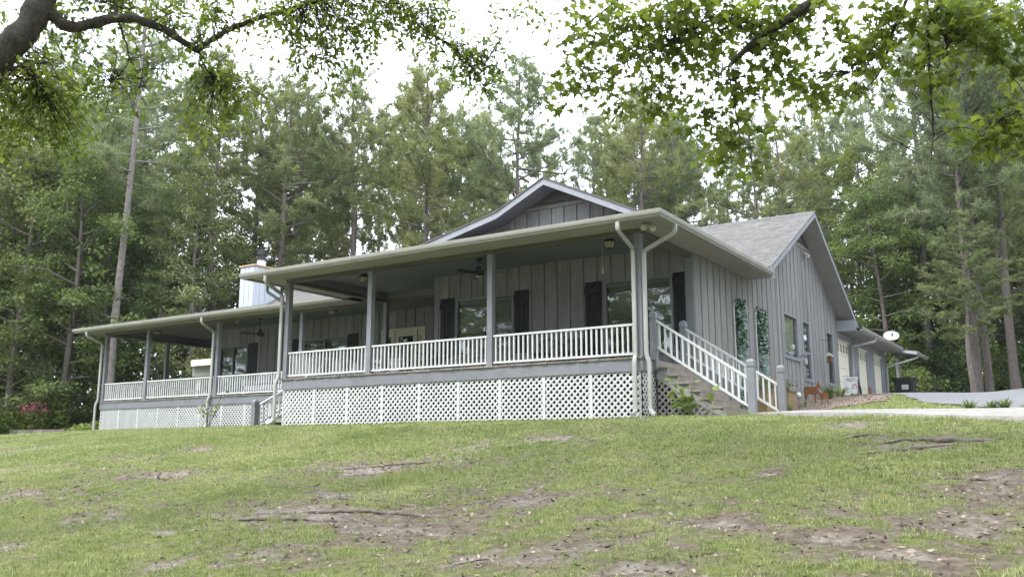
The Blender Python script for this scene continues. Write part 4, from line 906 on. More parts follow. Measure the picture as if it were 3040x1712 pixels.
for k in range(30):
    u, v = rng.uniform(.15,.9), rng.uniform(.04,.3); m.add([fp(u,v), fp(u+.05,v+.01), fp(u+.03,v+.04)], [(0,1,2)])
m.build('leaf_print', 'leaves_pale', t); m = MB(); m.tube([(fb_.x,fb_.y,fz-.05),(fb_.x,fb_.y,fz+.66),(fa_.x,fa_.y,fz+.66)], .008, 6); m.build('stand', 'black', t)
# globe stake
zg = g(1.16,7.1); t = thing('globe_stake', 'pale mosaic globe on a thin garden stake in the mulch', 'garden globe', (1.16,7.1,zg))
m = MB(); m.tube([(1.16,7.1,zg-.05),(1.16,7.1,zg+.40)], .008, 6); m.build('stake', 'rust', t); m = MB(); m.lathe((1.16,7.1,zg+.38), [(.02,0),(.065,.04),(.08,.08),(.065,.12),(.02,.16)], 14); m.build('globe', 'glassy', t, True)
# wheeled bin
t = thing('wheeled_bin', 'dark wheeled rubbish bin with a white label at the end of the garage', 'bin', (.75, 25.6, g(.75,25.6))); bz = g(.75,25.6)+.0
m = MB(); q0 = [(.38,25.3),(1.02,25.3),(1.02,25.9),(.38,25.9)]; q1 = [(.28,25.22),(1.12,25.22),(1.12,26.0),(.28,26.0)]
m.add([(*p,bz) for p in q0]+[(*p,bz+.74) for p in q1], [(3,2,1,0),(0,1,5,4),(1,2,6,5),(2,3,7,6),(3,0,4,7),(4,5,6,7)]); m.build('bin_body', 'bin', t)
m = MB(); m.prism([(.24,25.2,bz+.74),(1.16,25.2,bz+.74),(1.20,25.2,bz+.80),(.9,25.2,bz+.86),(.26,25.2,bz+.82)], (0,.82,0)); m.build('lid', 'bin', t)
m = MB(); m.box(.62,25.205,bz+.32,.88,25.245,bz+.52); m.build('label_plate', 'white', t); m = MB()
for k in range(2):
    for j in range(4): m.box(.645+.055*j, 25.198, bz+.35+.085*k, .645+.055*j+.035, 25.204, bz+.41+.085*k)
m.build('label_print', 'grey_plastic', t)
for x in (.42,.98): m = MB(); m.tube([(x-.03,25.95,bz+.08),(x+.03,25.95,bz+.08)], .1, 12); m.build('wheel', 'black', t)
# trellises with artificial vines on the side wall
def trellis(y0, y1, z0, z1, label, seed):
    t = thing('vine_trellis', label, 'trellis', (.06, (y0+y1)/2, g(.1,(y0+y1)/2)), 'white trellises on the side wall')
    m = MB(); m.tube([(.07,y0,z0),(.07,y0,z1-.05),(.07,y0+.05,z1),(.07,y0+.28,z1)], .022, 6); m.tube([(.07,y1,z0),(.07,y1,z1-.15)], .012, 5); m.build('frame', 'white', t)
    m = MB(); n = int((z1-z0)/.2)
    for k in range(n): m.tube([(.065,y0,z0+.2*k+.1),(.065,y1,z0+.2*k+.1)], .007, 4)
    for k in range(1,4): m.tube([(.065,y0+(y1-y0)*k/4,z0),(.065,y0+(y1-y0)*k/4,z1-.1)], .007, 4)
    m.build('mesh_bars', 'white', t)
    for nm, n, mt, lo in (('green_vine', 520, 'silk_leaf', .35), ('pale_vine', 1150, 'silk_pale', 0)):
        yy_ = rng.uniform(y0+.05, y1-.05, n); zz = z0+(z1-z0+.12)*rng.uniform(lo, 1, n)**(.55 if lo else 1.25); 
        k_ = fbm(yy_*3, zz*3, seed) > .35; P = np.stack([.07+rng.uniform(0,.08,n), yy_, zz], 1)[k_]; D = unit(np.stack([rng.uniform(.1,1,n), rng.normal(0,.7,n), rng.normal(-.35,.6,n)], 1))[k_]
        V, F_ = leafquads(P, D, rng.uniform(.07,.13,len(P)), .06); meshnp(nm, V, F_, mt, t)
trellis(5.5, 6.2, -.95, 1.86, 'left vine trellis on the side wall, nearer the stairs', 3)
trellis(7.25, 7.95, -.85, 1.84, 'right vine trellis on the side wall, nearer the square window', 9)
# planters behind the stairs
def planter(x, y, s, h, label, seed, m_='terracotta'):
    z = g(x,y)-.02; t = thing('planter_box', label, 'planter', (x,y,z)); m = MB()
    m.add([(x-s*.8,y-s*.8,z),(x+s*.8,y-s*.8,z),(x+s*.8,y+s*.8,z),(x-s*.8,y+s*.8,z),(x-s,y-s,z+h),(x+s,y-s,z+h),(x+s,y+s,z+h),(x-s,y+s,z+h)], [(3,2,1,0),(0,1,5,4),(1,2,6,5),(2,3,7,6),(3,0,4,7),(4,5,6,7)])
    m.build('box', m_, t); m = MB()
    for a, b2, c, d in ((-1,-1,1,-1),(1,-1,1,1),(1,1,-1,1),(-1,1,-1,-1)): m.bar((x+a*s,y+b2*s,z+h-.02), (x+c*s,y+d*s,z+h-.02), .05, .06)
    m.build('rim', 'weathered', t); n = 160; r_ = np.random.default_rng(seed); P = np.stack([x+r_.normal(0,s*.5,n), y+r_.normal(0,s*.5,n), z+h+r_.uniform(0,.25,n)], 1); D = unit(r_.normal(size=(n,3))+np.array((0,0,.5))); V, F_ = leafquads(P, D, r_.uniform(.07,.14,n), .06); meshnp('foliage', V, F_, 'leaves_pale', t)
    P = np.stack([x+r_.normal(0,s*.6,40), y+r_.normal(0,s*.6,40), z+h+r_.uniform(.1,.35,40)], 1); V, F_ = leafquads(P, unit(r_.normal(size=(40,3))), .06, .05); meshnp('flowers', V, F_, 'flower_pink' if seed % 2 else 'flower_cream', t)
planter(.48, 6.0, .30, .68, 'tan planter box with small flowers behind the lower stair rail', 5); planter(.48, 7.6, .40, .60, 'tan planter with pale flowers left of the lower stair post', 6)
# large leaved plant by the stairs: round leaves, each its own part
LEAFS = {}
def leaf_mesh(kind):
    if kind in LEAFS: return LEAFS[kind]
    if kind == 'round': P = [(0,0),(.35,.12),(.52,.42),(.42,.78),(.0,1.0),(-.42,.78),(-.52,.42),(-.35,.12)]
    elif kind == 'gum':   # five pointed star leaf
        P = [(0,0),(.13,.06),(.50,-.02),(.30,.20),(.62,.42),(.26,.46),(.18,.62),(0,1.0),(-.18,.62),(-.26,.46),(-.62,.42),(-.30,.20),(-.50,-.02),(-.13,.06)]
    elif kind == 'oak':
        P = [(0,0),(.05,.25),(.13,.5),(.24,.72),(.17,.80),(.20,.93),(.04,1.0),(-.12,.98),(-.14,.84),(-.23,.74),(-.12,.5),(-.05,.25)]
    c = (0, .5 if kind != 'gum' else .34); n = len(P); V = [(c[0], c[1], .0)]+[(u, v, .10*abs(u)-.10*(v-.5)**2 - (.05 if kind == 'gum' and abs(u) > .4 else 0)) for u, v in P]
    Fq = [(0, 1+i, 1+(i+1) % n) for i in range(n)]; LEAFS[kind] = (np.array(V), np.array(Fq)); return LEAFS[kind]
def leaf_frames(D, roll):
    n = len(D); r_ = np.cross(D, np.tile((0,0,1.), (n,1))+rng.normal(0,roll,(n,3))); r_ = unit(r_); return r_, np.cross(r_, D)
def leaf_cloud(kind, P, D, size, roll=.4):
    V0, F0 = leaf_mesh(kind); r_, u_ = leaf_frames(D, roll); s = np.asarray(size).reshape(-1,1,1)
    V = P[:,None,:]+s*(V0[None,:,0:1]*r_[:,None,:]+V0[None,:,1:2]*D[:,None,:]+V0[None,:,2:3]*u_[:,None,:])
    F_ = F0[None]+np.arange(len(P))[:,None,None]*len(V0); return V.reshape(-1,3), F_.reshape(-1,3)
def leaf_parts(kind, P, D, size, m, parent, roll=.4, name='leaf'):
    V0, F0 = leaf_mesh(kind); me = mesh_from(name, V0, F0); me.materials.append(MATS[m]); r_, u_ = leaf_frames(D, roll); inv = Matrix.Translation(-world_loc(parent))
    for i in range(len(P)):
        o = bpy.data.objects.new(name, me); C.objects.link(o); o.parent = parent; o.matrix_parent_inverse = inv
        X_, Y_, Z_ = r_[i]*size[i], D[i]*size[i], u_[i]*size[i]
        o.matrix_basis = Matrix(((X_[0],Y_[0],Z_[0],P[i][0]),(X_[1],Y_[1],Z_[1],P[i][1]),(X_[2],Y_[2],Z_[2],P[i][2]),(0,0,0,1)))
zz = g(.9,.3); t = thing('broad_leaf_plant', 'broad leaved young plant growing against the stair lattice', 'plant', (.85,.35,zz)); Pl = []; Dl = []; m = MB()
for k in range(11):
    a = rng.uniform(0,6.28); tip = np.array((.95+rng.uniform(-.62,.55), .34+rng.uniform(-.18,.12), zz+rng.uniform(.28,.86))); b_ = np.array((.85+rng.uniform(-.1,.1),.36,zz-.03)); mid = (b_+tip)/2+np.array((0,0,.10)); m.tube([b_,mid,tip], [.008,.006,.004], 5)
    for q in range(4): u = .5+.17*q; Pl.append(b_*(1-u)**2+mid*2*u*(1-u)+tip*u*u+rng.normal(0,.03,3)); Dl.append((rng.normal(0,.6), -abs(rng.normal(.5,.4)), rng.normal(-.35,.5)))
m.build('stem', 'leaves_pale', t); leaf_parts('round', np.array(Pl), unit(np.array(Dl)), rng.uniform(.10,.19,len(Pl)), 'vine_leaf', t)
zz = g(-18.0,3.5); t = thing('yellow_shrub', 'sparse yellow green sapling in front of the left porch lattice', 'plant', (-17.9,3.5,zz)); m = MB(); Pl = []; Dl = []
for k in range(6):
    tip = np.array((-17.9+rng.uniform(-.45,.7), 3.5+rng.uniform(-.2,.2), zz+rng.uniform(.6,1.15))); m.tube([(-17.9,3.5,zz-.05), ((-17.9+tip[0])/2+.05,3.5,zz+.5), tip], [.01,.008,.004], 5)
    for q in range(9): u = rng.uniform(.45,1); Pl.append(np.array((-17.9,3.5,zz))*(1-u)+tip*u+rng.normal(0,.07,3)); Dl.append(rng.normal(size=3))
m.build('stem', 'twig', t); V, F_ = leaf_cloud('round', np.array(Pl), unit(np.array(Dl)), rng.uniform(.06,.11,len(Pl))); meshnp('foliage', V, F_, 'vine_leaf', t)
m = MB(); hp = []
for k in range(90): a = k*.42; hp.append((-11.6+.02*k*.9*.3+ .42*math.cos(a)*(1+.2*math.sin(k)), 1.1+.2*math.sin(a)-.003*k, g(-11.6,1.1)+.04+.0008*k))
m.tube(hp, .018, 5); tag(m.build('garden_hose', 'hose'), 'dark green garden hose coiled on the grass at the left stairs', 'hose')
# birdhouse box on a post beyond the left porch
t = thing('bird_house', 'weathered white box on a post with three sloping roof boards beyond the left porch', 'bird house', (-27.0,10.1,g(-27,10.1)))
m = MB(); m.box(-27.3,9.95,1.48,-25.9,10.5,1.98); m.build('box', 'gutter', t)
for k in range(3): m = MB(); x = -27.52+.52*k; m.prism([(x,10.0,2.24),(x+.50,10.0,2.24),(x+.86,9.75,1.95),(x+.36,9.75,1.95)], (0,.06,.04)); m.build('roof_board', 'cream', t)
m = MB(); m.box(-27.2,10.1,-1.8,-26.92,10.35,1.48); m.build('post', 'white', t)
# low stone planter with pink flowers on the far left
t = thing('stone_planter', 'low stone planter wall at the edge of the woods on the far left', 'planter', (-33.5,6.5,-1.6)); 
def atd(px, py, d):
    fw = np.array((-math.sin(YAW)*math.cos(PITCH), math.cos(YAW)*math.cos(PITCH), math.sin(PITCH))); rt = np.array((math.cos(YAW), math.sin(YAW), 0)); up = np.cross(rt, fw)
    return CAM+d*(fw+rt*(px-1520)/FPX+up*(856-py)/FPX)
A_ = np.array((-35.3,6.1)); B_ = np.array((-31.0,7.1)); nb = 9; dr_ = (B_-A_)/nb; nrm_ = np.array((-dr_[1],dr_[0]))/np.hypot(*dr_)
for row in range(3):
    for k in range(nb):
        j = .5*(row % 2); p = A_+dr_*(k+j*.9+.02); q = A_+dr_*(k+1+j*.9-.02); jit = rng.normal(0,.012); off = nrm_*jit
        if k+j > nb-.6: continue
        m = MB(); z = -1.62+.24*row; m.prism([(p[0]+off[0],p[1]+off[1],z+.01),(q[0]+off[0],q[1]+off[1],z+.01),(q[0]+off[0],q[1]+off[1],z+.235),(p[0]+off[0],p[1]+off[1],z+.235)], (nrm_[0]*.3,nrm_[1]*.3,0)); m.build('stone', 'stone', t)
m = MB(); 
for k in range(16): p = A_+dr_*nb+np.array((.1+.42*k,.10*k)); m.box(p[0],p[1],g(*p)-.1,p[0]+.38,p[1]+.16,g(*p)+.10+.02*(k % 3))
tag(m.build('stone_edging', 'stone'), 'low row of edging stones running right from the stone planter', 'edging')
fx_, fy_, fz_ = -34.6, 6.9, -.95; t = thing('flower_bush', 'bush with pink flower heads above the stone planter', 'flower bush', (fx_,fy_,fz_))
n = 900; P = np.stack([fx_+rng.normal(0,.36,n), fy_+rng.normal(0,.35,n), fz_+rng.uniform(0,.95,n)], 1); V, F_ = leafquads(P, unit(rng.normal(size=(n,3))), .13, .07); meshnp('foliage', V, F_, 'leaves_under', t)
n = 110; P = np.stack([fx_+rng.normal(0,.30,n), fy_-.1+rng.normal(0,.3,n), fz_+1.0+rng.normal(0,.17,n)], 1); V, F_ = leafquads(P, unit(rng.normal(size=(n,3))), .13, .10); meshnp('flower_heads', V, F_, 'flower_pink', t, kind='stuff')
for k, (x, y, lab) in enumerate(((-30.6,6.6,'lime green leafy plant beside the ivy covered trunk'),(-29.4,6.2,'yellow green bushy plant left of the porch downspout'),(-28.0,6.0,'pale green low plant just left of the porch corner'))):
    n = 260; P = np.stack([x+np.clip(rng.normal(0,.2,n),-.4,.4), y+np.clip(rng.normal(0,.2,n),-.4,.4), g(x,y)+rng.uniform(0,.7,n)], 1); V, F_ = leaf_cloud('round', P, unit(rng.normal(size=(n,3))), rng.uniform(.09,.17,n)); tag(meshnp('border_plant', V, F_, 'vine_leaf', kind=None), lab, 'plant', 'border plants left of the porch')
# ================================================================ the woods
def np_tube(pts, rad, n=6):
    m = MB(); m.tube(pts, rad, n, False); V = np.array([tuple(p) for p in m.v]); F_ = np.array([f for f in m.f]); return V, F_
def cat(parts):
    V = []; F_ = []; o = 0
    for v, f in parts: V.append(v); F_.append(f+o); o += len(v)
    return np.concatenate(V), np.concatenate(F_)
def pine(seed, Ht=22, r0=.24, clear=.5, cw=3.2, dens=1.0, lean=.4):
    r = np.random.default_rng(seed); wood = []; ph = r.uniform(0, 6.28)
    def tr(h): return np.array((lean*math.sin(ph)*max(0,h/Ht)**1.5+.12*math.sin(h*.5+ph), lean*math.cos(ph)*max(0,h/Ht)**1.5+.12*math.cos(h*.37+ph), h))
    hs = np.linspace(-.6, Ht*.97, 14); wood.append(np_tube([tr(h) for h in hs], [r0*(1.25 if h < 0 else 1)*(1-.88*max(0,h)/Ht)+.012 for h in hs], 8))
    tips = []; nb = int(52*dens)
    for k in range(nb):
        u = (k+r.uniform(0,1))/nb; h = Ht*(clear+(1-clear)*u*.985); env = (.55+.75*math.sin(math.pi*min(1,u*1.08+.02))**.8)*(1-.55*u**3)
        L_ = cw*env*r.uniform(.5,1.12); a = k*2.4+r.uniform(-.6,.6); el = -.05+.75*u+r.uniform(-.2,.25)
        d = np.array((math.cos(a)*math.cos(el), math.sin(a)*math.cos(el), math.sin(el))); p0 = tr(h); bend_ = np.array((0,0,r.uniform(.05,.28)*L_)); mid = p0+d*L_*.5+r.normal(0,.10*L_,3)*.5; p1 = p0+d*L_+bend_
        wood.append(np_tube([p0, mid, p1], [.014+.012*L_, .008+.008*L_, .006], 4))
        nt_ = max(3, int(L_*3.1*dens))
        for j in range(nt_):
            s = .30+.72*(j+r.uniform())/nt_; q = p0*(1-s)**2+mid*2*s*(1-s)+p1*s*s; dv = unit(d*.8+r.normal(0,.65,3)+np.array((0,0,.35))); tl = r.uniform(.35,.95)*(.6+.3*L_/cw)
            if j % 2 == 0: wood.append(np_tube([q, q+dv*tl], [.012,.006], 3))
            for e in range(3): tips.append((q+dv*tl*(.35+.36*e)+r.normal(0,.09,3), dv))
    # a few dead stubs below the crown
    for k in range(4):
        h = Ht*r.uniform(clear*.45, clear); a = r.uniform(0,6.28); d = np.array((math.cos(a), math.sin(a), r.uniform(-.1,.4))); p0 = tr(h); wood.append(np_tube([p0, p0+d*r.uniform(.5,2.0), p0+d*2.1+np.array((0,0,.3))], [.02,.010,.004], 4))
    tips.append((tr(Ht), np.array((0,0,1.)))); T = np.array([t_[0] for t_ in tips]); D = np.array([t_[1] for t_ in tips]); n = len(T); K = 18
    P = np.repeat(T, K, 0)+r.normal(0,.06,(n*K,3)); N_ = unit(np.repeat(D, K, 0)*.5+r.normal(0,.75,(n*K,3))+np.array((0,0,.18))); L_ = r.uniform(.20,.40,(n*K,1)); S_ = unit(np.cross(N_, r.normal(size=(n*K,3))))*r.uniform(.018,.034,(n*K,1))
    V = np.stack([P-S_, P+S_, P+N_*L_], 1).reshape(-1,3); return cat_q(wood), (V, np.arange(3*n*K).reshape(-1,3))
def cat_q(parts): return cat(parts)
def hardwood(seed, Ht=16, r0=.18, clear=.22, cw=4., nleaf=15000, ls=.17, low=.0):
    r = np.random.default_rng(seed); wood = []; ph = r.uniform(0,6.28); cl_ = []
    def tr(h): return np.array((.35*math.sin(h*.32+ph)*h/Ht, .35*math.cos(h*.29+ph)*h/Ht, h))
    hs = np.linspace(-.6, Ht*.93, 12); wood.append(np_tube([tr(h) for h in hs], [r0*(1.3 if h < 0 else 1)*(1-.9*max(0,h)/Ht)+.01 for h in hs], 8))
    nb = 34
    for k in range(nb):
        u = (k+r.uniform())/nb; h = Ht*(clear+(1-clear)*u*.97); env = (.45+.7*math.sin(math.pi*min(1,.12+u*.86)))*(1-.35*u**2); L_ = cw*env*r.uniform(.55,1.1); a = k*2.4+r.uniform(-.7,.7); el = .15+.65*u+r.uniform(-.3,.2)
        d = np.array((math.cos(a)*math.cos(el), math.sin(a)*math.cos(el), math.sin(el))); p0 = tr(h); mid = p0+d*L_*.5+r.normal(0,.08*L_,3); p1 = p0+d*L_+np.array((0,0,-.12*L_+.1))+r.normal(0,.1*L_,3)
        wood.append(np_tube([p0,mid,p1], [.02+.016*L_,.012+.009*L_,.006], 4))
        for j in range(int(2+L_*2.1)): s = r.uniform(.35,1.05); q = p0*(1-s)**2+mid*2*s*(1-s)+p1*s*s; cl_.append(np.append(q+r.normal(0,.35,3), r.uniform(.35,.75)))
    cl_ = np.array(cl_); k = r.integers(0, len(cl_), nleaf); off = unit(r.normal(size=(nleaf,3)))*(r.uniform(0,1,(nleaf,1))**.5)*cl_[k,3:4]*np.array((1.25,1.25,.62)); P = cl_[k,:3]+off
    D = unit(off*np.array((1,1,.4))+r.normal(0,.35,(nleaf,3))+np.array((0,0,-.35))*.4); r_ = unit(np.cross(D, np.array((0,0,1.))+r.normal(0,.45,(nleaf,3)))); L_ = r.uniform(.7,1.25,(nleaf,1))*ls; nn = np.cross(r_, D)
    V = np.stack([P, P+D*L_*.5+r_*L_*.33-nn*L_*.08, P+D*L_, P+D*L_*.5-r_*L_*.33-nn*L_*.08], 1).reshape(-1,3); return cat_q(wood), (V, np.arange(4*nleaf).reshape(-1,4))
def shrub(seed, Ht=2.2, wd=1.6, n=3600, ls=.13):
    r = np.random.default_rng(seed); c = r.normal(0,1,(26,3))*np.array((wd*.42,wd*.42,Ht*.22))+np.array((0,0,Ht*.48)); k = r.integers(0,26,n); off = unit(r.normal(size=(n,3)))*r.uniform(0,1,(n,1))**.5*.48; P = c[k]+off; P[:,2] = np.maximum(P[:,2], .05)
    D = unit(off+r.normal(0,.3,(n,3))); r_ = unit(np.cross(D, np.array((0,0,1.))+r.normal(0,.5,(n,3)))); L_ = r.uniform(.7,1.3,(n,1))*ls
    V = np.stack([P, P+D*L_*.5+r_*L_*.33, P+D*L_, P+D*L_*.5-r_*L_*.33], 1).reshape(-1,3)
    wood = [np_tube([(0,0,-.3),(q[0]*.5,q[1]*.5,q[2]*.5),tuple(q)], [.025,.018,.008], 4) for q in c[:12]]; return cat(wood), (V, np.arange(4*n).reshape(-1,4))
def proto(gen, wm, fm, *a, **k):
    (wv, wf), (fv, ff) = gen(*a, **k); t_ = mesh_from('trunk', wv, wf); t_.materials.append(MATS[wm]); t_.polygons.foreach_set('use_smooth', [True]*len(t_.polygons)); c_ = mesh_from('crown', fv, ff); c_.materials.append(MATS[fm]); return t_, c_
def plant(pr, name, x, y, rz, sc, label, cat_, group=None, scz=None, tilt=0, z=None):
    t = bpy.data.objects.new(name, None); C.objects.link(t); t.location = (x, y, g(x,y) if z is None else z); t.rotation_euler = (tilt, 0, rz); t.scale = (sc, sc, scz or sc); t.empty_display_size = .3
    for nm, me in zip(('trunk','crown'), pr): o = bpy.data.objects.new(nm, me); C.objects.link(o); o.parent = t
    return tag(t, label, cat_, group)
PIN = [proto(pine, 'bark', 'needles', 100+i, Ht=22, clear=c, cw=w_, dens=d) for i, (c, w_, d) in enumerate(((.42,3.1,1.15),(.52,2.8,1.0),(.36,3.4,1.2),(.58,2.6,.95),(.30,3.0,1.15),(.48,3.6,1.1)))]
PALE = proto(pine, 'bark_pale', 'needles', 131, Ht=24, r0=.21, clear=.46, cw=3.2, dens=.8, lean=1.0)
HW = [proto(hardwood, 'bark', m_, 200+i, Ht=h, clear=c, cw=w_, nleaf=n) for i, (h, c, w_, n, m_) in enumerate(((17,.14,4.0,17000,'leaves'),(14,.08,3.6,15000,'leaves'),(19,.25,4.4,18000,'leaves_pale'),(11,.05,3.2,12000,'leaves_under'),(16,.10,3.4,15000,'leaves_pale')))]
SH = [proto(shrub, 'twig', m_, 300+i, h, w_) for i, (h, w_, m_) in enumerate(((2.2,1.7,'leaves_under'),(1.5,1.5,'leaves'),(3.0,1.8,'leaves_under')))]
def where(px, depth):
    k = depth*math.cos(PITCH); x = CAM[0]-math.sin(YAW)*k+math.cos(YAW)*depth*(px-1520)/FPX; y = CAM[1]+math.cos(YAW)*k+math.sin(YAW)*depth*(px-1520)/FPX; return x, y
SPOTS = []; LATER = []
def put(pr, name, px, depth, toppx, label, cat_, H0, group=None, wsc=None, rz=None, tilt=0):
    x, y = where(px, depth); z = g(x,y); Ht = CAM[2]+(1340-toppx)/FPX*depth-z; s = Ht/H0; SPOTS.append((x,y)); return plant(pr, name, x, y, rnd.uniform(0,6.28) if rz is None else rz, wsc or s, label, cat_, group, scz=s, tilt=tilt)
rnd = random.Random(5)
# --- trees one can single out: (prototype, pixel column of the trunk, depth, pixel row of the top)
put(PALE, 'tall_pine', 352, 44, -260, 'tall pale barked pine with a bare trunk behind the left porch end', 'pine tree', 24, rz=2.2)
put(PIN[3], 'tall_pine', 632, 50, 120, 'tall forked looking pine left of the chimney', 'pine tree', 22)
put(PIN[0], 'tall_pine', 822, 49, 185, 'tall pine directly behind the chimney', 'pine tree', 22, wsc=.92)
put(PIN[1], 'tall_pine', 868, 53, 250, 'slimmer pine just right of the chimney', 'pine tree', 22)
put(PIN[3], 'tall_pine', 1036, 52, 190, 'slender pine with open crown between chimney and front gable', 'pine tree', 22)
put(PIN[2], 'tall_pine', 1262, 50, 165, 'full crowned pine left of the front gable peak', 'pine tree', 22, wsc=1.02)
put(PIN[5], 'tall_pine', 1555, 52, 150, 'tallest full crowned pine right behind the front gable peak', 'pine tree', 22, wsc=1.02)
put(PIN[4], 'tall_pine', 1770, 60, 330, 'pine between the two gables', 'pine tree', 22)
put(PIN[1], 'tall_pine', 1900, 66, 360, 'thin pine rising over the porch roof corner', 'pine tree', 22)
put(PIN[0], 'tall_pine', 2030, 62, 340, 'pine rising left of the side gable ridge', 'pine tree', 22)
put(PIN[3], 'tall_pine', 2345, 58, 330, 'paired thin pine above the side gable peak', 'pine tree', 22)
put(PIN[1], 'tall_pine', 2395, 64, 400, 'thin bare pine right of the side gable peak', 'pine tree', 22)
put(PIN[2], 'tall_pine', 2872, 42, -120, 'thick twin trunked pine by the driveway, left trunk', 'pine tree', 22, wsc=.9)
put(PIN[5], 'tall_pine', 2905, 42.5, -60, 'thick twin trunked pine by the driveway, right trunk', 'pine tree', 22, wsc=.7)
put(PIN[4], 'tall_pine', 2992, 43, -160, 'tall pine at the far right edge of the driveway', 'pine tree', 22, wsc=.85)
put(PIN[0], 'tall_pine', 2745, 50, 60, 'dark trunked pine right of the garage end', 'pine tree', 22)
put(PIN[4], 'young_pine', 2860, 40.5, 640, 'young pine whose low bough hides the twin trunks by the driveway', 'pine tree', 22, wsc=.62)
put(HW[3], 'leafy_tree', 2660, 52, 560, 'dense leafy tree behind the satellite dish', 'leafy tree', 11)
put(HW[0], 'leafy_tree', 2560, 56, 420, 'broad leafy tree behind the rear slope of the side gable', 'leafy tree', 17)
put(HW[1], 'leafy_tree', 215, 45, 430, 'ivy footed leafy tree left of the porch', 'leafy tree', 14)
put(HW[4], 'leafy_tree', 60, 46, 330, 'leafy tree behind the pink flower bush', 'leafy tree', 16)
put(HW[0], 'leafy_tree', 480, 48, 560, 'leafy tree seen through the left porch bays', 'leafy tree', 17)
put(HW[1], 'leafy_tree', 130, 50, 260, 'tall leafy tree at the left edge behind the ivy', 'leafy tree', 14)
put(PIN[2], 'tall_pine', 748, 56, 210, 'full crowned pine whose low boughs stand behind the chimney top', 'pine tree', 22)
put(HW[0], 'leafy_tree', 700, 58, 620, 'round leafy tree just left of the chimney top', 'leafy tree', 17)
# ivy on the left tree
x, y = where(215, 44.6); n = 900; hh = rng.uniform(0,3.0,n); a = rng.uniform(0,6.28,n); z0 = g(x,y); P = np.stack([x+.28*np.cos(a), y+.28*np.sin(a), z0+hh], 1); D = unit(np.stack([np.cos(a), np.sin(a), rng.normal(-.4,.5,n)], 1)); V, F_ = leaf_cloud('round', P, D, rng.uniform(.10,.2,n)); ivy = meshnp('ivy_leaves', V, F_, 'vine_leaf'); tag(ivy, 'bright ivy climbing the trunk left of the porch', 'ivy')
# --- the rest of the woods, each tree its own object
def free(x, y, dmin):
    if -28 < x < 4 and -2 < y < 21.5: return False
    if x > 3.5 and y < 28: return False
    if -1 < x < 3.5 and y < 28.5: return False
    return all((x-a)**2+(y-b2)**2 > dmin*dmin for a, b2 in SPOTS)
def scatter(N, dlo, dhi, protos, name, label, cat_, group, dmin, smin, smax, H0s=None, pxr=(-150,3200), pw=1.0, topfn=None):
    c = 0; tries = 0
    while c < N and tries < 6000:
        tries += 1; px = rnd.uniform(*pxr); d = dlo+(dhi-dlo)*rnd.random()**pw; x, y = where(px, d)
        if not free(x, y, dmin): continue
        i = rnd.randrange(len(protos)); s = rnd.uniform(smin, smax); sz = s
        if topfn:
            top = topfn(px)+rnd.uniform(-60,120); Ht = CAM[2]+(1340-top)/FPX*d-g(x,y); sz = max(.45, min(1.35, Ht/H0s[i])); s = min(s, sz*1.15)
        SPOTS.append((x,y)); t_ = plant(protos[i], name, x, y, rnd.uniform(0,6.28), s, label, cat_, group, scz=sz, tilt=rnd.uniform(-.02,.02)); LATER.append((cat_, px, d, t_)); c += 1
topline = lambda px: float(np.interp(px, [-200,200,450,600,720,800,950,1010,1120,1260,1400,1550,1700,1850,2000,2150,2300,2450,2600,2800,3200], [-150,-120,60,80,210,300,260,330,240,200,300,190,260,270,270,300,310,260,120,-20,-100]))
scatter(48, 50, 88, PIN, 'pine_tree', 'one of the many tall pines filling the woods behind the house', 'pine tree', 'pines in the woods', 2.6, .8, 1.0, [22]*6, topfn=topline)
scatter(12, 52, 66, HW, 'leafy_tree', 'one of the leafy trees mixed among the pines behind the house', 'leafy tree', 'leafy trees in the woods', 2.8, .8, 1.05, [17,14,19,11,16], topfn=lambda px: topline(px)+420)
scatter(16, 45, 58, HW, 'leafy_tree', 'one of the leafy trees of the dense woods left of the house', 'leafy tree', 'leafy trees left of the house', 2.4, .8, 1.0, [17,14,19,11,16], pxr=(-200,600), topfn=lambda px: topline(px)+330)
scatter(14, 48, 66, HW, 'leafy_tree', 'one of the leafy trees of the woods beyond the driveway', 'leafy tree', 'leafy trees beyond the driveway', 2.4, .8, 1.0, [17,14,19,11,16], pxr=(2480,3250), topfn=lambda px: topline(px)+500)
scatter(44, 44, 66, SH, 'undergrowth_shrub', 'one of the dark shrubs of the undergrowth between the trunks', 'shrub', 'shrubs of the undergrowth', 1.5, .9, 1.5, pxr=(-200,640))
scatter(44, 46, 70, SH, 'undergrowth_shrub', 'one of the dark shrubs at the wood edge beyond the driveway', 'shrub', 'shrubs beyond the driveway', 1.5, .8, 1.4, pxr=(2540,3250))
ZONES = ((290,'left of the porch end'),(620,'behind the left porch'),(900,'around the chimney'),(1250,'between chimney and front gable'),(1650,'behind the front gable'),(2000,'behind the porch roof corner'),(2420,'behind the side gable'),(2680,'behind the garage'),(9999,'beyond the driveway'))
_t = ('first','second','third','fourth','fifth','sixth','seventh','eighth','ninth','tenth','eleventh','twelfth','thirteenth','fourteenth','fifteenth','sixteenth','seventeenth','eighteenth','nineteenth','twentieth','twenty first','twenty second','twenty third','twenty fourth')
ORD = ['leftmost']+[q+' from the left' for q in _t[1:]]
BINS = {}
for cat_, px, d, t_ in LATER:
    zn = next(n for lim, n in ZONES if px < lim); rw = 'nearest row' if d < 52 else ('middle row' if d < 62 else 'far row'); BINS.setdefault((cat_, zn, rw), []).append((px, t_))
for (cat_, zn, rw), q in BINS.items():
    q.sort(key=lambda e: e[0])
    for i, (px, t_) in enumerate(q):
        t_['label'] = ('only ' if len(q) == 1 else '')+cat_+' of the '+rw+' '+zn+('' if len(q) == 1 else ', '+ORD[min(i, 23)]) if len(q) > 1 else 'the one '+cat_+' in the '+rw+' '+zn
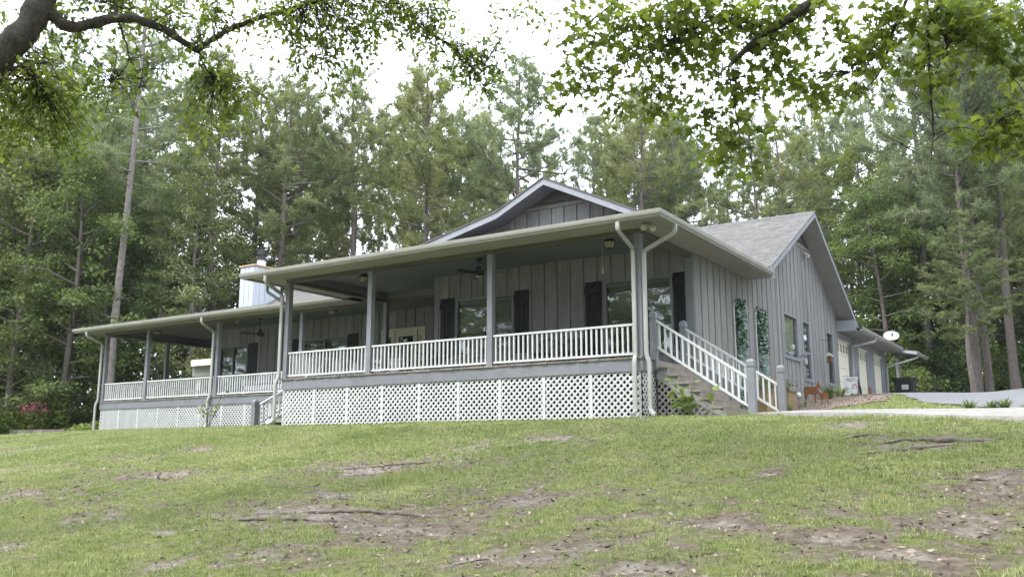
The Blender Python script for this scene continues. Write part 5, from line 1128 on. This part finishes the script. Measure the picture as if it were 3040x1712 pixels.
# trees behind the photographer, seen only as pane reflections, added also to cut low sky light
RING = [(-16,-30),(-8,-36),(-22,-24),(-27,-34),(-2,-33),(6,-38),(-34,-18),(16,-30),(-38,-26),(-42,-12),(-12,-42),(-20,-42),(24,-24),(26,-12),(22,-4),(21,6),(19,14),(24,20),(18,26),(10,42),(12.5,36),(13,48),(17,44),(21,38),(11,56),(16,57),(-6,-28),(4,-30),(-14,-22),(-19,-33),(11,-26),(-1,-39),(-25,-29),(19,-18),(-36,-16),(-10,-31),(9,-33),(-33,-32),(27,-30),(25,-5),(23,10),(28,2),(30,14),(32,-18),(12,-40),(2,-44),(-30,-44),(-48,-20),(-44,-34),(20,-36),(30,26),(-24,-15),(-31,-9)]
for k, (x, y) in enumerate(RING): plant(HW[k % 5] if k % 3 else PIN[k % 6], 'leafy_tree' if k % 3 else 'pine_tree', x, y, k*1.3, .95, 'one of the trees across the lawn that the window panes reflect', 'tree', 'trees reflected in the windows')
# far woods: one mass
n = 46000; px = rng.uniform(-500, 3550, n); dp = rng.uniform(80, 100, n); kx = CAM[0]-math.sin(YAW)*dp+math.cos(YAW)*dp*(px-1520)/FPX; ky = CAM[1]+math.cos(YAW)*dp+math.sin(YAW)*dp*(px-1520)/FPX
hh = rng.uniform(0,1,n)**1.25*(6+5*fbm(px*.006, dp*.03, 77)+ 8*sstep(700,300,px)+7*sstep(2300,2700,px)); keep = fbm(px*.011, hh*.35+dp*.05, 88, 4) > .44
P = np.stack([kx, ky, G(kx,ky)+hh], 1)[keep]; V, F_ = leafquads(P, unit(rng.normal(size=(len(P),3))+np.array((0,0,.3))), rng.uniform(.45,.95,len(P)), rng.uniform(.3,.6,len(P)))
meshnp('far_woods', V, F_, 'leaves', None, kind='stuff')
# the woods across the lawn, behind the camera: what the panes mirror and what bounds the open sky
n = 70000; a = rng.uniform(0,6.283,n); rr = rng.uniform(36,52,n); kx = -3+rr*np.cos(a); ky = -4+rr*np.sin(a); dx, dy = kx-CAM[0], ky-CAM[1]; fw_ = -math.sin(YAW)*dx+math.cos(YAW)*dy; rt_ = math.cos(YAW)*dx+math.sin(YAW)*dy
hh = rng.uniform(0,1,n)**.9*(17+8*fbm(a*9, rr*.1, 177)); k = ((fw_ < 4) | (np.abs(rt_) > fw_*.66+3)) & (ky < 34) & (fbm(a*14, hh*.3, 188, 4) > .40); P = np.stack([kx,ky,G(kx,ky)+hh],1)[k]; V, F_ = leafquads(P, unit(rng.normal(size=(len(P),3))), rng.uniform(.5,.95,len(P)), rng.uniform(.35,.6,len(P))); meshnp('woods_across_the_lawn', V, F_, 'leaves', None, kind='stuff')
# ================================================================ the two near trees whose boughs hang over the lawn
FG = {"br":{"oak":[[[[-2.81,-12.88,-0.44],[-2.55,-12.77,0.91],[-2.15,-12.44,1.75],[-1.8,-12.13,2.44],[-1.71,-11.93,2.94],[-1.6,-11.79,3.71]],[0.26,0.19,0.16,0.145,0.14,0.12]],[[[-1.68,-11.91,2.94],[-1.54,-11.66,2.77],[-1.29,-11.3,2.95],[-1.09,-11.05,2.97],[-0.97,-10.71,2.89],[-0.91,-10.41,2.8]],[0.085,0.065,0.055,0.05,0.045,0.035]],[[[-0.93,-10.43,2.82],[-0.85,-10.19,3.08],[-0.67,-9.89,3.35],[-0.38,-9.51,3.58],[-0.15,-9.17,3.82],[0.11,-8.83,4.17]],[0.038,0.035,0.034,0.03,0.028,0.02]],[[[-1.29,-11.3,2.95],[-1.33,-11.25,3.17],[-1.32,-11.19,3.49]],[0.03,0.025,0.02]],[[[-0.15,-9.17,3.82],[0.3,-8.44,4.05],[0.46,-7.92,3.79],[0.64,-7.53,3.65],[0.93,-7.05,3.46]],[0.02,0.014,0.012,0.009,0.006]],[[[-2.15,-12.44,1.75],[-2.05,-12.11,2.18],[-2.15,-11.74,2.42],[-2.45,-11.4,2.75]],[0.05,0.03,0.02,0.012]],[[[-1.25,-11.26,2.9],[-1.28,-11.08,2.54],[-1.57,-11.1,2.31]],[0.012,0.009,0.006]],[[[-1.28,-11.08,2.54],[-1.3,-10.79,2.25]],[0.008,0.005]],[[[-0.91,-10.41,2.8],[-0.94,-10.28,2.63],[-0.88,-10.07,2.45]],[0.012,0.008,0.005]],[[[-1.87,-12.16,2.37],[-1.91,-11.92,2.27],[-1.93,-11.63,2.02]],[0.014,0.009,0.006]]],"gum":[[[[9.23,-4.86,0.32],[8.85,-5.45,2.47],[8.23,-5.91,3.86],[6.82,-6.69,3.81],[5.87,-7.07,3.24],[5.53,-7.13,3.06],[5.07,-7.25,2.79],[4.75,-7.29,2.6],[4.53,-7.28,2.45]],[0.2,0.17,0.13,0.1,0.075,0.065,0.05,0.035,0.022]],[[[4.53,-7.28,2.45],[4.53,-7.22,2.18],[4.56,-7.15,1.91],[4.54,-7.04,1.37]],[0.012,0.01,0.008,0.004]],[[[4.49,-7.32,2.49],[4.34,-7.31,1.99],[4.41,-7.19,1.64]],[0.007,0.006,0.004]],[[[6.82,-6.69,3.81],[6.38,-6.68,2.98],[6.22,-6.71,2.63],[6.08,-6.72,2.26],[5.87,-6.79,1.98]],[0.03,0.018,0.016,0.012,0.005]],[[[6.08,-6.72,2.26],[5.9,-6.83,2.23],[5.76,-6.92,2.24]],[0.008,0.006,0.004]],[[[6.99,-6.78,3.59],[6.71,-6.68,2.85],[6.58,-6.71,2.61],[6.55,-6.61,2.05],[6.52,-6.5,1.47],[6.47,-6.47,1.19]],[0.03,0.02,0.018,0.014,0.008,0.004]],[[[6.65,-6.89,3.64],[6.61,-6.75,2.85],[6.71,-6.61,2.52],[6.73,-6.57,2.38],[6.58,-6.6,2.09]],[0.014,0.01,0.008,0.006,0.004]],[[[8.23,-5.91,3.86],[7.74,-6.11,2.19],[7.39,-6.23,1.7],[7.04,-6.42,1.5]],[0.05,0.025,0.012,0.005]],[[[5.07,-7.25,2.79],[4.38,-7.28,3.08],[3.85,-7.34,2.9],[3.32,-7.44,2.9]],[0.02,0.015,0.011,0.006]],[[[3.85,-7.34,2.9],[3.19,-7.48,2.7],[2.7,-7.52,2.54],[2.39,-7.58,2.41]],[0.009,0.007,0.005,0.003]],[[[5.87,-7.07,3.24],[4.64,-6.99,3.65],[3.53,-7.47,3.63],[2.92,-7.56,3.36],[2.6,-7.59,3.12]],[0.04,0.025,0.015,0.01,0.005]]]},"cl":{"oak":[[-1.98,-11.92,2.05,0.45,0.34,170],[-1.91,-11.47,1.91,0.46,0.31,200],[-2.36,-11.88,2.98,0.35,0.23,60],[-1.68,-11.23,3.15,0.48,0.2,150],[-1.81,-11.32,2.6,0.43,0.24,90],[-1.46,-11.11,2.14,0.35,0.27,110],[-1.01,-10.8,3.15,0.36,0.2,60],[-1.12,-10.85,3.08,0.24,0.24,40],[-0.9,-10.44,2.97,0.2,0.24,60],[-0.97,-10.18,2.13,0.33,0.37,150],[-0.78,-10.01,2.45,0.37,0.25,140],[-0.55,-9.82,2.29,0.29,0.21,70],[-1.02,-10.33,2.65,0.2,0.25,50],[-0.86,-10.26,3.39,0.25,0.21,90],[-0.62,-9.61,3.33,0.47,0.26,150],[-0.32,-9.33,3.5,0.52,0.3,220],[-0.15,-9.03,3.73,0.53,0.22,160],[-0.29,-9.21,3.04,0.3,0.35,90],[-0.13,-8.77,3.17,0.49,0.35,210],[0.08,-8.5,3.65,0.41,0.32,140],[0.39,-8.33,3.83,0.32,0.23,110],[0.45,-7.9,3.7,0.37,0.28,150],[0.62,-7.51,3.52,0.42,0.23,150],[0.85,-7.09,3.37,0.43,0.24,160],[1.11,-6.97,3.6,0.29,0.19,60],[0.68,-7.83,4.06,0.28,0.18,110],[1.84,-7.08,4.06,0.28,0.12,50],[1.47,-7.43,4.02,0.14,0.14,24],[-2.14,-11.55,1.56,0.42,0.19,110],[-2.2,-11.78,1.87,0.34,0.27,120],[0.92,-7.11,3.09,0.33,0.28,90],[-0.25,-8.76,2.73,0.27,0.27,60],[-1.23,-10.82,2.61,0.24,0.24,40],[-1.74,-11.59,2.93,0.23,0.15,60],[-0.05,-8.65,3.96,0.68,0.18,160],[-1.35,-10.93,3.32,0.48,0.1,110],[-2.53,-11.68,2.68,0.24,0.16,60],[-2.41,-11.32,2.49,0.49,0.24,140],[-2.44,-11.72,1.45,0.23,0.23,50]],"gum":[[2.71,-7.54,3.2,0.34,0.38,70],[3.06,-7.47,3.36,0.29,0.25,55],[3.29,-7.48,2.98,0.37,0.33,80],[2.86,-7.47,2.78,0.38,0.21,60],[2.54,-7.5,2.53,0.25,0.21,42],[2.35,-7.6,2.41,0.17,0.13,20],[3.11,-7.33,2.33,0.21,0.21,38],[3.55,-7.19,2.42,0.25,0.25,55],[3.6,-7.12,2.25,0.21,0.21,38],[3.91,-7.36,3.18,0.49,0.24,120],[3.71,-7.43,2.9,0.32,0.28,75],[4.28,-7.23,3.13,0.48,0.24,130],[4.67,-7.19,3.0,0.39,0.24,110],[4.11,-7.26,2.77,0.36,0.2,85],[4.45,-7.32,2.37,0.39,0.16,75],[4.87,-7.23,2.67,0.31,0.23,70],[5.19,-7.21,2.97,0.38,0.17,80],[5.11,-7.04,2.48,0.23,0.23,42],[5.36,-7.05,2.7,0.15,0.23,24],[5.69,-6.99,2.88,0.19,0.17,28],[6.06,-6.87,2.87,0.26,0.11,42],[4.89,-7.0,2.22,0.35,0.16,56],[5.18,-6.93,2.18,0.27,0.19,52],[5.39,-6.76,2.07,0.23,0.15,40],[4.17,-7.4,1.91,0.2,0.23,36],[4.53,-7.16,1.87,0.23,0.23,46],[4.37,-7.19,1.53,0.23,0.2,44],[4.64,-6.98,1.37,0.18,0.16,28],[4.28,-7.2,1.3,0.16,0.12,18],[5.07,-6.9,1.76,0.12,0.1,10],[5.87,-6.92,2.54,0.23,0.19,46],[6.11,-6.75,2.47,0.26,0.23,55],[5.97,-6.8,2.32,0.23,0.15,34],[5.87,-6.79,1.95,0.15,0.11,18],[6.23,-6.73,2.76,0.26,0.19,48],[6.55,-6.76,2.7,0.29,0.22,60],[6.57,-6.66,2.31,0.22,0.22,42],[6.63,-6.54,1.94,0.15,0.18,24],[6.49,-6.67,2.13,0.18,0.15,26],[6.92,-6.62,2.66,0.29,0.22,62],[7.2,-6.54,2.57,0.29,0.29,90],[7.26,-6.43,2.22,0.25,0.22,70],[7.01,-6.49,2.3,0.22,0.18,40],[7.21,-6.3,1.48,0.22,0.22,50],[7.05,-6.37,1.3,0.22,0.18,42],[6.87,-6.5,1.41,0.14,0.13,22],[7.31,-6.19,1.26,0.14,0.14,24],[7.23,-6.33,1.65,0.18,0.11,24],[5.64,-6.85,2.1,0.19,0.15,26],[6.33,-6.69,1.73,0.07,0.07,4],[3.89,-7.32,1.79,0.12,0.12,14],[7.54,-6.33,2.61,0.22,0.32,40],[3.5,-7.43,3.39,0.37,0.17,60]]}}
def shading_crown(root, ctr, rad, n, leafm, seed):  # unseen foliage above the frame, added to shade the porch and lawn
    r = np.random.default_rng(seed); c = unit(r.normal(size=(90,3)))*r.uniform(.25,1,(90,1))**.5*np.array(rad)+np.array(ctr); k = r.integers(0,90,n); P = c[k]+unit(r.normal(size=(n,3)))*r.uniform(0,1,(n,1))**.5*.9
    d = P-CAM; fwd = -math.sin(YAW)*d[:,0]+math.cos(YAW)*d[:,1]; P = P[(d[:,2] > .58*np.maximum(fwd,0)+.5)]; V, F_ = leafquads(P, unit(r.normal(size=(len(P),3))), r.uniform(.10,.18,len(P)), r.uniform(.07,.11,len(P))); meshnp('crown', V, F_, leafm, root, kind='stuff')
def near_tree(key, name, label, kind, bark, leafm, size, pts_root, r_root, seed, spread):
    r = np.random.default_rng(seed); root = thing(name, label, 'tree', tuple(pts_root[0])); m = MB(); m.tube(pts_root, r_root, 12); m.build('trunk', bark, root, True)
    nodes = []
    for pts, rad in FG['br'][key]:
        P = np.array(pts); q = []; rr = []; K = 5
        for i in range(len(P)-1):
            for k in range(K): u = k/K; a = P[max(i-1,0)]; b2 = P[i]; c = P[i+1]; d = P[min(i+2,len(P)-1)]; q.append(.5*((2*b2)+(-a+c)*u+(2*a-5*b2+4*c-d)*u*u+(-a+3*b2-3*c+d)*u**3)+r.normal(0,.006,3)); rr.append(rad[i]*(1-u)+rad[i+1]*u)
        q.append(P[-1]); rr.append(rad[-1]); m = MB(); m.tube(q, [x*(1+.10*math.sin(i*1.7)) for i, x in enumerate(rr)], 8); m.build('branch', bark, root, True); nodes += [(p, x) for p, x in zip(q, rr)]
    NP = np.array([p for p, _ in nodes]); tw = MB(); LP = []; LD = []
    for cx, cy, cz, rx, rz, n in FG['cl'][key]:
        n = int(n*(2.3 if kind == 'oak' else 1.9)); rx *= 1.22; rz *= 1.2
        c0 = np.array((cx,cy,cz)); near = NP[np.argsort(np.linalg.norm(NP-c0, axis=1))[:6]]; nt_ = max(2, n//9)
        for k in range(nt_):
            a = unit(r.normal(size=3)); tgt = c0+a*np.array((rx*.85,rx*.8*spread,rz*.85))*r.uniform(.3,1)**.6; s = near[r.integers(0,len(near))]; mid = (s*.45+tgt*.55)+np.array((0,0,.06+.1*r.uniform()))
            pts = [s*(1-u)**2+mid*2*u*(1-u)+tgt*u*u for u in np.linspace(0,1,6)]
            if np.linalg.norm(tgt-s) < 1.5: tw.tube(pts, [.006,.005,.004,.0035,.003,.002], 4, False)
            m_ = max(3, int(n/nt_))
            for j in range(m_):
                u = 1-.22*r.uniform(); q = s*(1-u)**2+mid*2*u*(1-u)+tgt*u*u; o_ = r.normal(0,.085 if kind == 'oak' else .10,3); dv = unit(unit(o_)*.7+r.normal(0,.6,3)+np.array((0,0,-.45 if kind == 'gum' else -.12))); LP.append(q+o_); LD.append(dv)
    tw.build('twigs', 'twig', root, kind='stuff'); LP = np.array(LP); LD = np.array(LD); sz = size*r.uniform(.5,1.25,len(LP))
    near_ = np.argsort(np.linalg.norm(LP-CAM, axis=1)/sz); pick = near_[:300]; rest = near_[300:]
    leaf_parts(kind, LP[pick], LD[pick], sz[pick], leafm, root, .55); V, F_ = leaf_cloud(kind, LP[rest], LD[rest], sz[rest], .55); meshnp('foliage', V, F_, leafm, root, kind='stuff'); shading_crown(root, *((-2.5,-11.5,7.5),(7.5,6.,4.0)) if kind == 'oak' else ((11.5,-10.5,7.5),(6.5,5.5,4.0)), 22000, leafm, seed+5)
o0 = np.array(FG['br']['oak'][0][0][0]); zb = g(o0[0]-.5, o0[1]-.2)
near_tree('oak', 'overhanging_oak', 'near oak whose thick dark bough and small leaves hang in from the upper left', 'oak', 'bark_oak', 'oak_leaf', .10, [(o0[0]-.7,o0[1]-.3,zb-.4),(o0[0]-.6,o0[1]-.25,zb+.5),(o0[0]-.3,o0[1]-.1,(zb+o0[2])/2+.3),tuple(o0)], [.42,.34,.29,.26], 51, 1.4)
o0 = np.array(FG['br']['gum'][0][0][0]); zb = g(o0[0]+.4, o0[1])
near_tree('gum', 'overhanging_sweetgum', 'near tree with star shaped leaves hanging in from the upper right', 'gum', 'bark_oak', 'gum_leaf', .112, [(o0[0]+.5,o0[1],zb-.4),(o0[0]+.45,o0[1],zb+.5),(o0[0]+.2,o0[1],(zb+o0[2])/2),tuple(o0)], [.36,.28,.24,.2], 52, 1.5)
# ================================================================ lawn: blades, litter, roots
def spread_pts(n, x0, x1, y0, y1, fn): x = rng.uniform(x0,x1,n); y = rng.uniform(y0,y1,n); k = fn(x,y); return x[k], y[k]
def infov(x, y, m=420):
    dx, dy = x-CAM[0], y-CAM[1]; fwd = -math.sin(YAW)*dx+math.cos(YAW)*dy; rt = math.cos(YAW)*dx+math.sin(YAW)*dy; return (fwd > 4.0) & (np.abs(rt/np.maximum(fwd,.1)*FPX*.985) < 1520+m)
def surf(x, y):
    mk = ((y < 2) & (y > -16)); d_, s_ = dirt(x,y); return G(x,y)+mk*((fbm(x*1.1,y*1.1,31)-.5)*.07+(fbm(x*5,y*5,41,3)-.5)*.03)*sstep(.2,-1.2,y)-.035*s_*mk, d_, s_
def grass(n, box, bl, hgt, wid, thr, name):
    x, y = spread_pts(n, *box, lambda x, y: infov(x,y) & ~on_hard(x,y)); z, d_, s_ = surf(x,y); tall = fbm(x*.9,y*1.1,61); p = 1-sstep(thr-.30, thr+.24, d_); p *= .55+.75*tall; k = rng.uniform(0,1,len(x)) < p; x, y, z, d_, tall = x[k], y[k], z[k], d_[k], tall[k]
    nT = len(x); T = np.stack([x,y,z-.006], 1); B = np.repeat(T, bl, 0); N_ = nT*bl; a = rng.uniform(0,6.283,N_); R_ = np.stack([np.cos(a), np.sin(a), np.zeros(N_)], 1); hs = np.repeat(hgt*(.45+1.0*tall)*(1-.4*d_), bl)*rng.uniform(.5,1.25,N_); B = B+R_*rng.uniform(0,.035,(N_,1)); ln = rng.uniform(.2,1.1,N_)
    tip = B+R_*(hs*ln)[:,None]+np.stack([np.zeros(N_)]*2+[hs*(1-.35*ln)], 1); a2 = a+1.57+rng.normal(0,.5,N_); W_ = np.stack([np.cos(a2), np.sin(a2), np.zeros(N_)], 1)*(wid*rng.uniform(.6,1.3,N_))[:,None]/2
    mid = B*.45+tip*.55+np.stack([np.zeros(N_)]*2+[hs*.16], 1); V = np.stack([B-W_, B+W_, mid+W_*.8, mid-W_*.8, tip], 1).reshape(-1,3); i = np.arange(N_)[:,None]*5
    F_ = np.concatenate([i+np.array([[0,1,2]]), i+np.array([[0,2,3]]), i+np.array([[3,2,4]])], 0); meshnp(name, V, F_, 'grass', None, kind='stuff')
grass(46000, (-9,11,-13.2,-7.5), 9, .055, .005, .60, 'lawn_grass')
grass(80000, (-30,12,-7.5,-2.0), 7, .058, .008, .60, 'lawn_grass')
grass(42000, (-36,12,-2.0,7), 6, .06, .012, .66, 'lawn_grass')
grass(9000, (1,9.5,4,20), 6, .08, .014, .75, 'lawn_grass')
def litter(n, box, size, fn, name, m, flat=.35):
    x, y = spread_pts(n, *box, fn); z, d_, s_ = surf(x,y); N_ = len(x); P = np.stack([x,y,z+.008+rng.uniform(0,.016,N_)], 1); a = rng.uniform(0,6.28,N_); D = unit(np.stack([np.cos(a), np.sin(a), rng.normal(0,flat,N_)], 1)); V, F_ = leafquads(P, D, size*rng.uniform(.5,1.3,N_), size*.5*rng.uniform(.5,1.2,N_)); meshnp(name, V, F_, m, None, kind='stuff')
litter(24000, (-9,9.5,-13.2,-1.8), .055, lambda x, y: infov(x,y) & ~on_hard(x,y) & (rng.uniform(0,1,len(x)) < .04+.75*sstep(.35,.75,dirt(x,y)[0])*sstep(-1,-9,y)), 'leaf_litter', 'dead_leaf')
x, y = spread_pts(30000, -9, 9.5, -13.2, -2.2, lambda x, y: infov(x,y) & ~on_hard(x,y) & (rng.uniform(0,1,len(x)) < .12+.8*sstep(.3,.6,dirt(x,y)[0]))); z, d_, s_ = surf(x,y); a = rng.uniform(0,6.28,len(x)); D = unit(np.stack([np.cos(a),np.sin(a),rng.normal(0,.12,len(x))],1)); V, F_ = leafquads(np.stack([x,y,z+.012],1), D, rng.uniform(.06,.16,len(x)), .005); meshnp('pine_straw', V, F_, 'straw', None, kind='stuff')
haze_box()
litter(9000, (0,2.8,2.4,15.6), .07, lambda x, y: (x > .05) & (x < np.interp(y,MUL_Y,MUL_X)) & (y > 2.6) & (y < 15.3), 'mulch_chips', 'chip')
def root(pts, r0, label):
    r0 *= .62
    P = [np.array((x, y, float(surf(np.array([x]),np.array([y]))[0][0])+dz)) for x, y, dz in pts]; Q = []
    for i in range(len(P)-1):
        for k in range(5): u = k/5; Q.append(P[i]*(1-u)+P[i+1]*u+rng.normal(0,.02,3)*np.array((1,1,.35))-np.array((0,0,.016)))
    Q.append(P[-1]); n = len(Q); m = MB(); m.tube(Q, [r0*(1-.75*i/n)*(1+.2*math.sin(i*1.3)) for i in range(n)], 7); tag(m.build('tree_root', 'root_bark', None, True), label, 'tree root', 'roots showing in the lawn')
RLN = iter(('longest bare root across the worn middle of the lawn','bare root just in front of the longest one in the worn lawn','bare root just behind the longest one in the worn lawn','short bare root nearest the camera in the worn lawn','bare root far up the slope below the middle of the front porch'))
for pts, r0 in (([(2.2,-9.6,.0),(1.3,-9.55,.035),(.3,-9.7,.03),(-.8,-9.9,-.02)], .045), ([(1.5,-9.9,-.02),(.6,-10.05,.03),(-.4,-10.2,.02),(-1.0,-10.25,-.03)], .04), ([(1.9,-9.3,.0),(.9,-9.05,.03),(0,-9.0,.01),(-.7,-8.7,-.03)], .03), ([(.9,-10.4,-.02),(.2,-10.5,.025),(-.6,-10.75,-.02)], .032), ([(.4,-5.9,-.01),(-.5,-6.5,.03),(-1.2,-7.0,.02),(-2.3,-7.4,-.02)], .04)): root(pts, r0, next(RLN))
RLN = iter(('thickest bare root in the worn patch below the path','bare root in front of the thickest one below the path','bare root nearest the path left of the thickest one','bare root at the right edge of the lawn well below the path'))
for pts, r0 in (([(6.7,-4.7,-.01),(6.2,-4.9,.05),(5.7,-4.8,.03),(5.2,-5.2,-.02)], .06), ([(6.3,-5.2,.0),(5.8,-5.5,.04),(5.3,-5.8,.0),(4.9,-5.7,-.03)], .05), ([(5.6,-4.3,.0),(5.1,-4.4,.04),(4.6,-4.9,-.02)], .04), ([(6.9,-7.2,-.01),(6.6,-7.35,.04),(6.2,-7.3,-.02)], .045)): root(pts, r0, next(RLN))
RLN = iter(('short dark stick pointing away from the camera in the nearest grass','thin stick lying crosswise in the nearest grass'))
for pts, r0 in (([(3.4,-11.2,.0),(3.55,-10.95,.03),(3.62,-10.7,.0)], .025), ([(2.6,-10.9,.0),(2.9,-10.75,.02),(3.2,-10.75,.0)], .014)): root(pts, r0, next(RLN))
strip_wl()
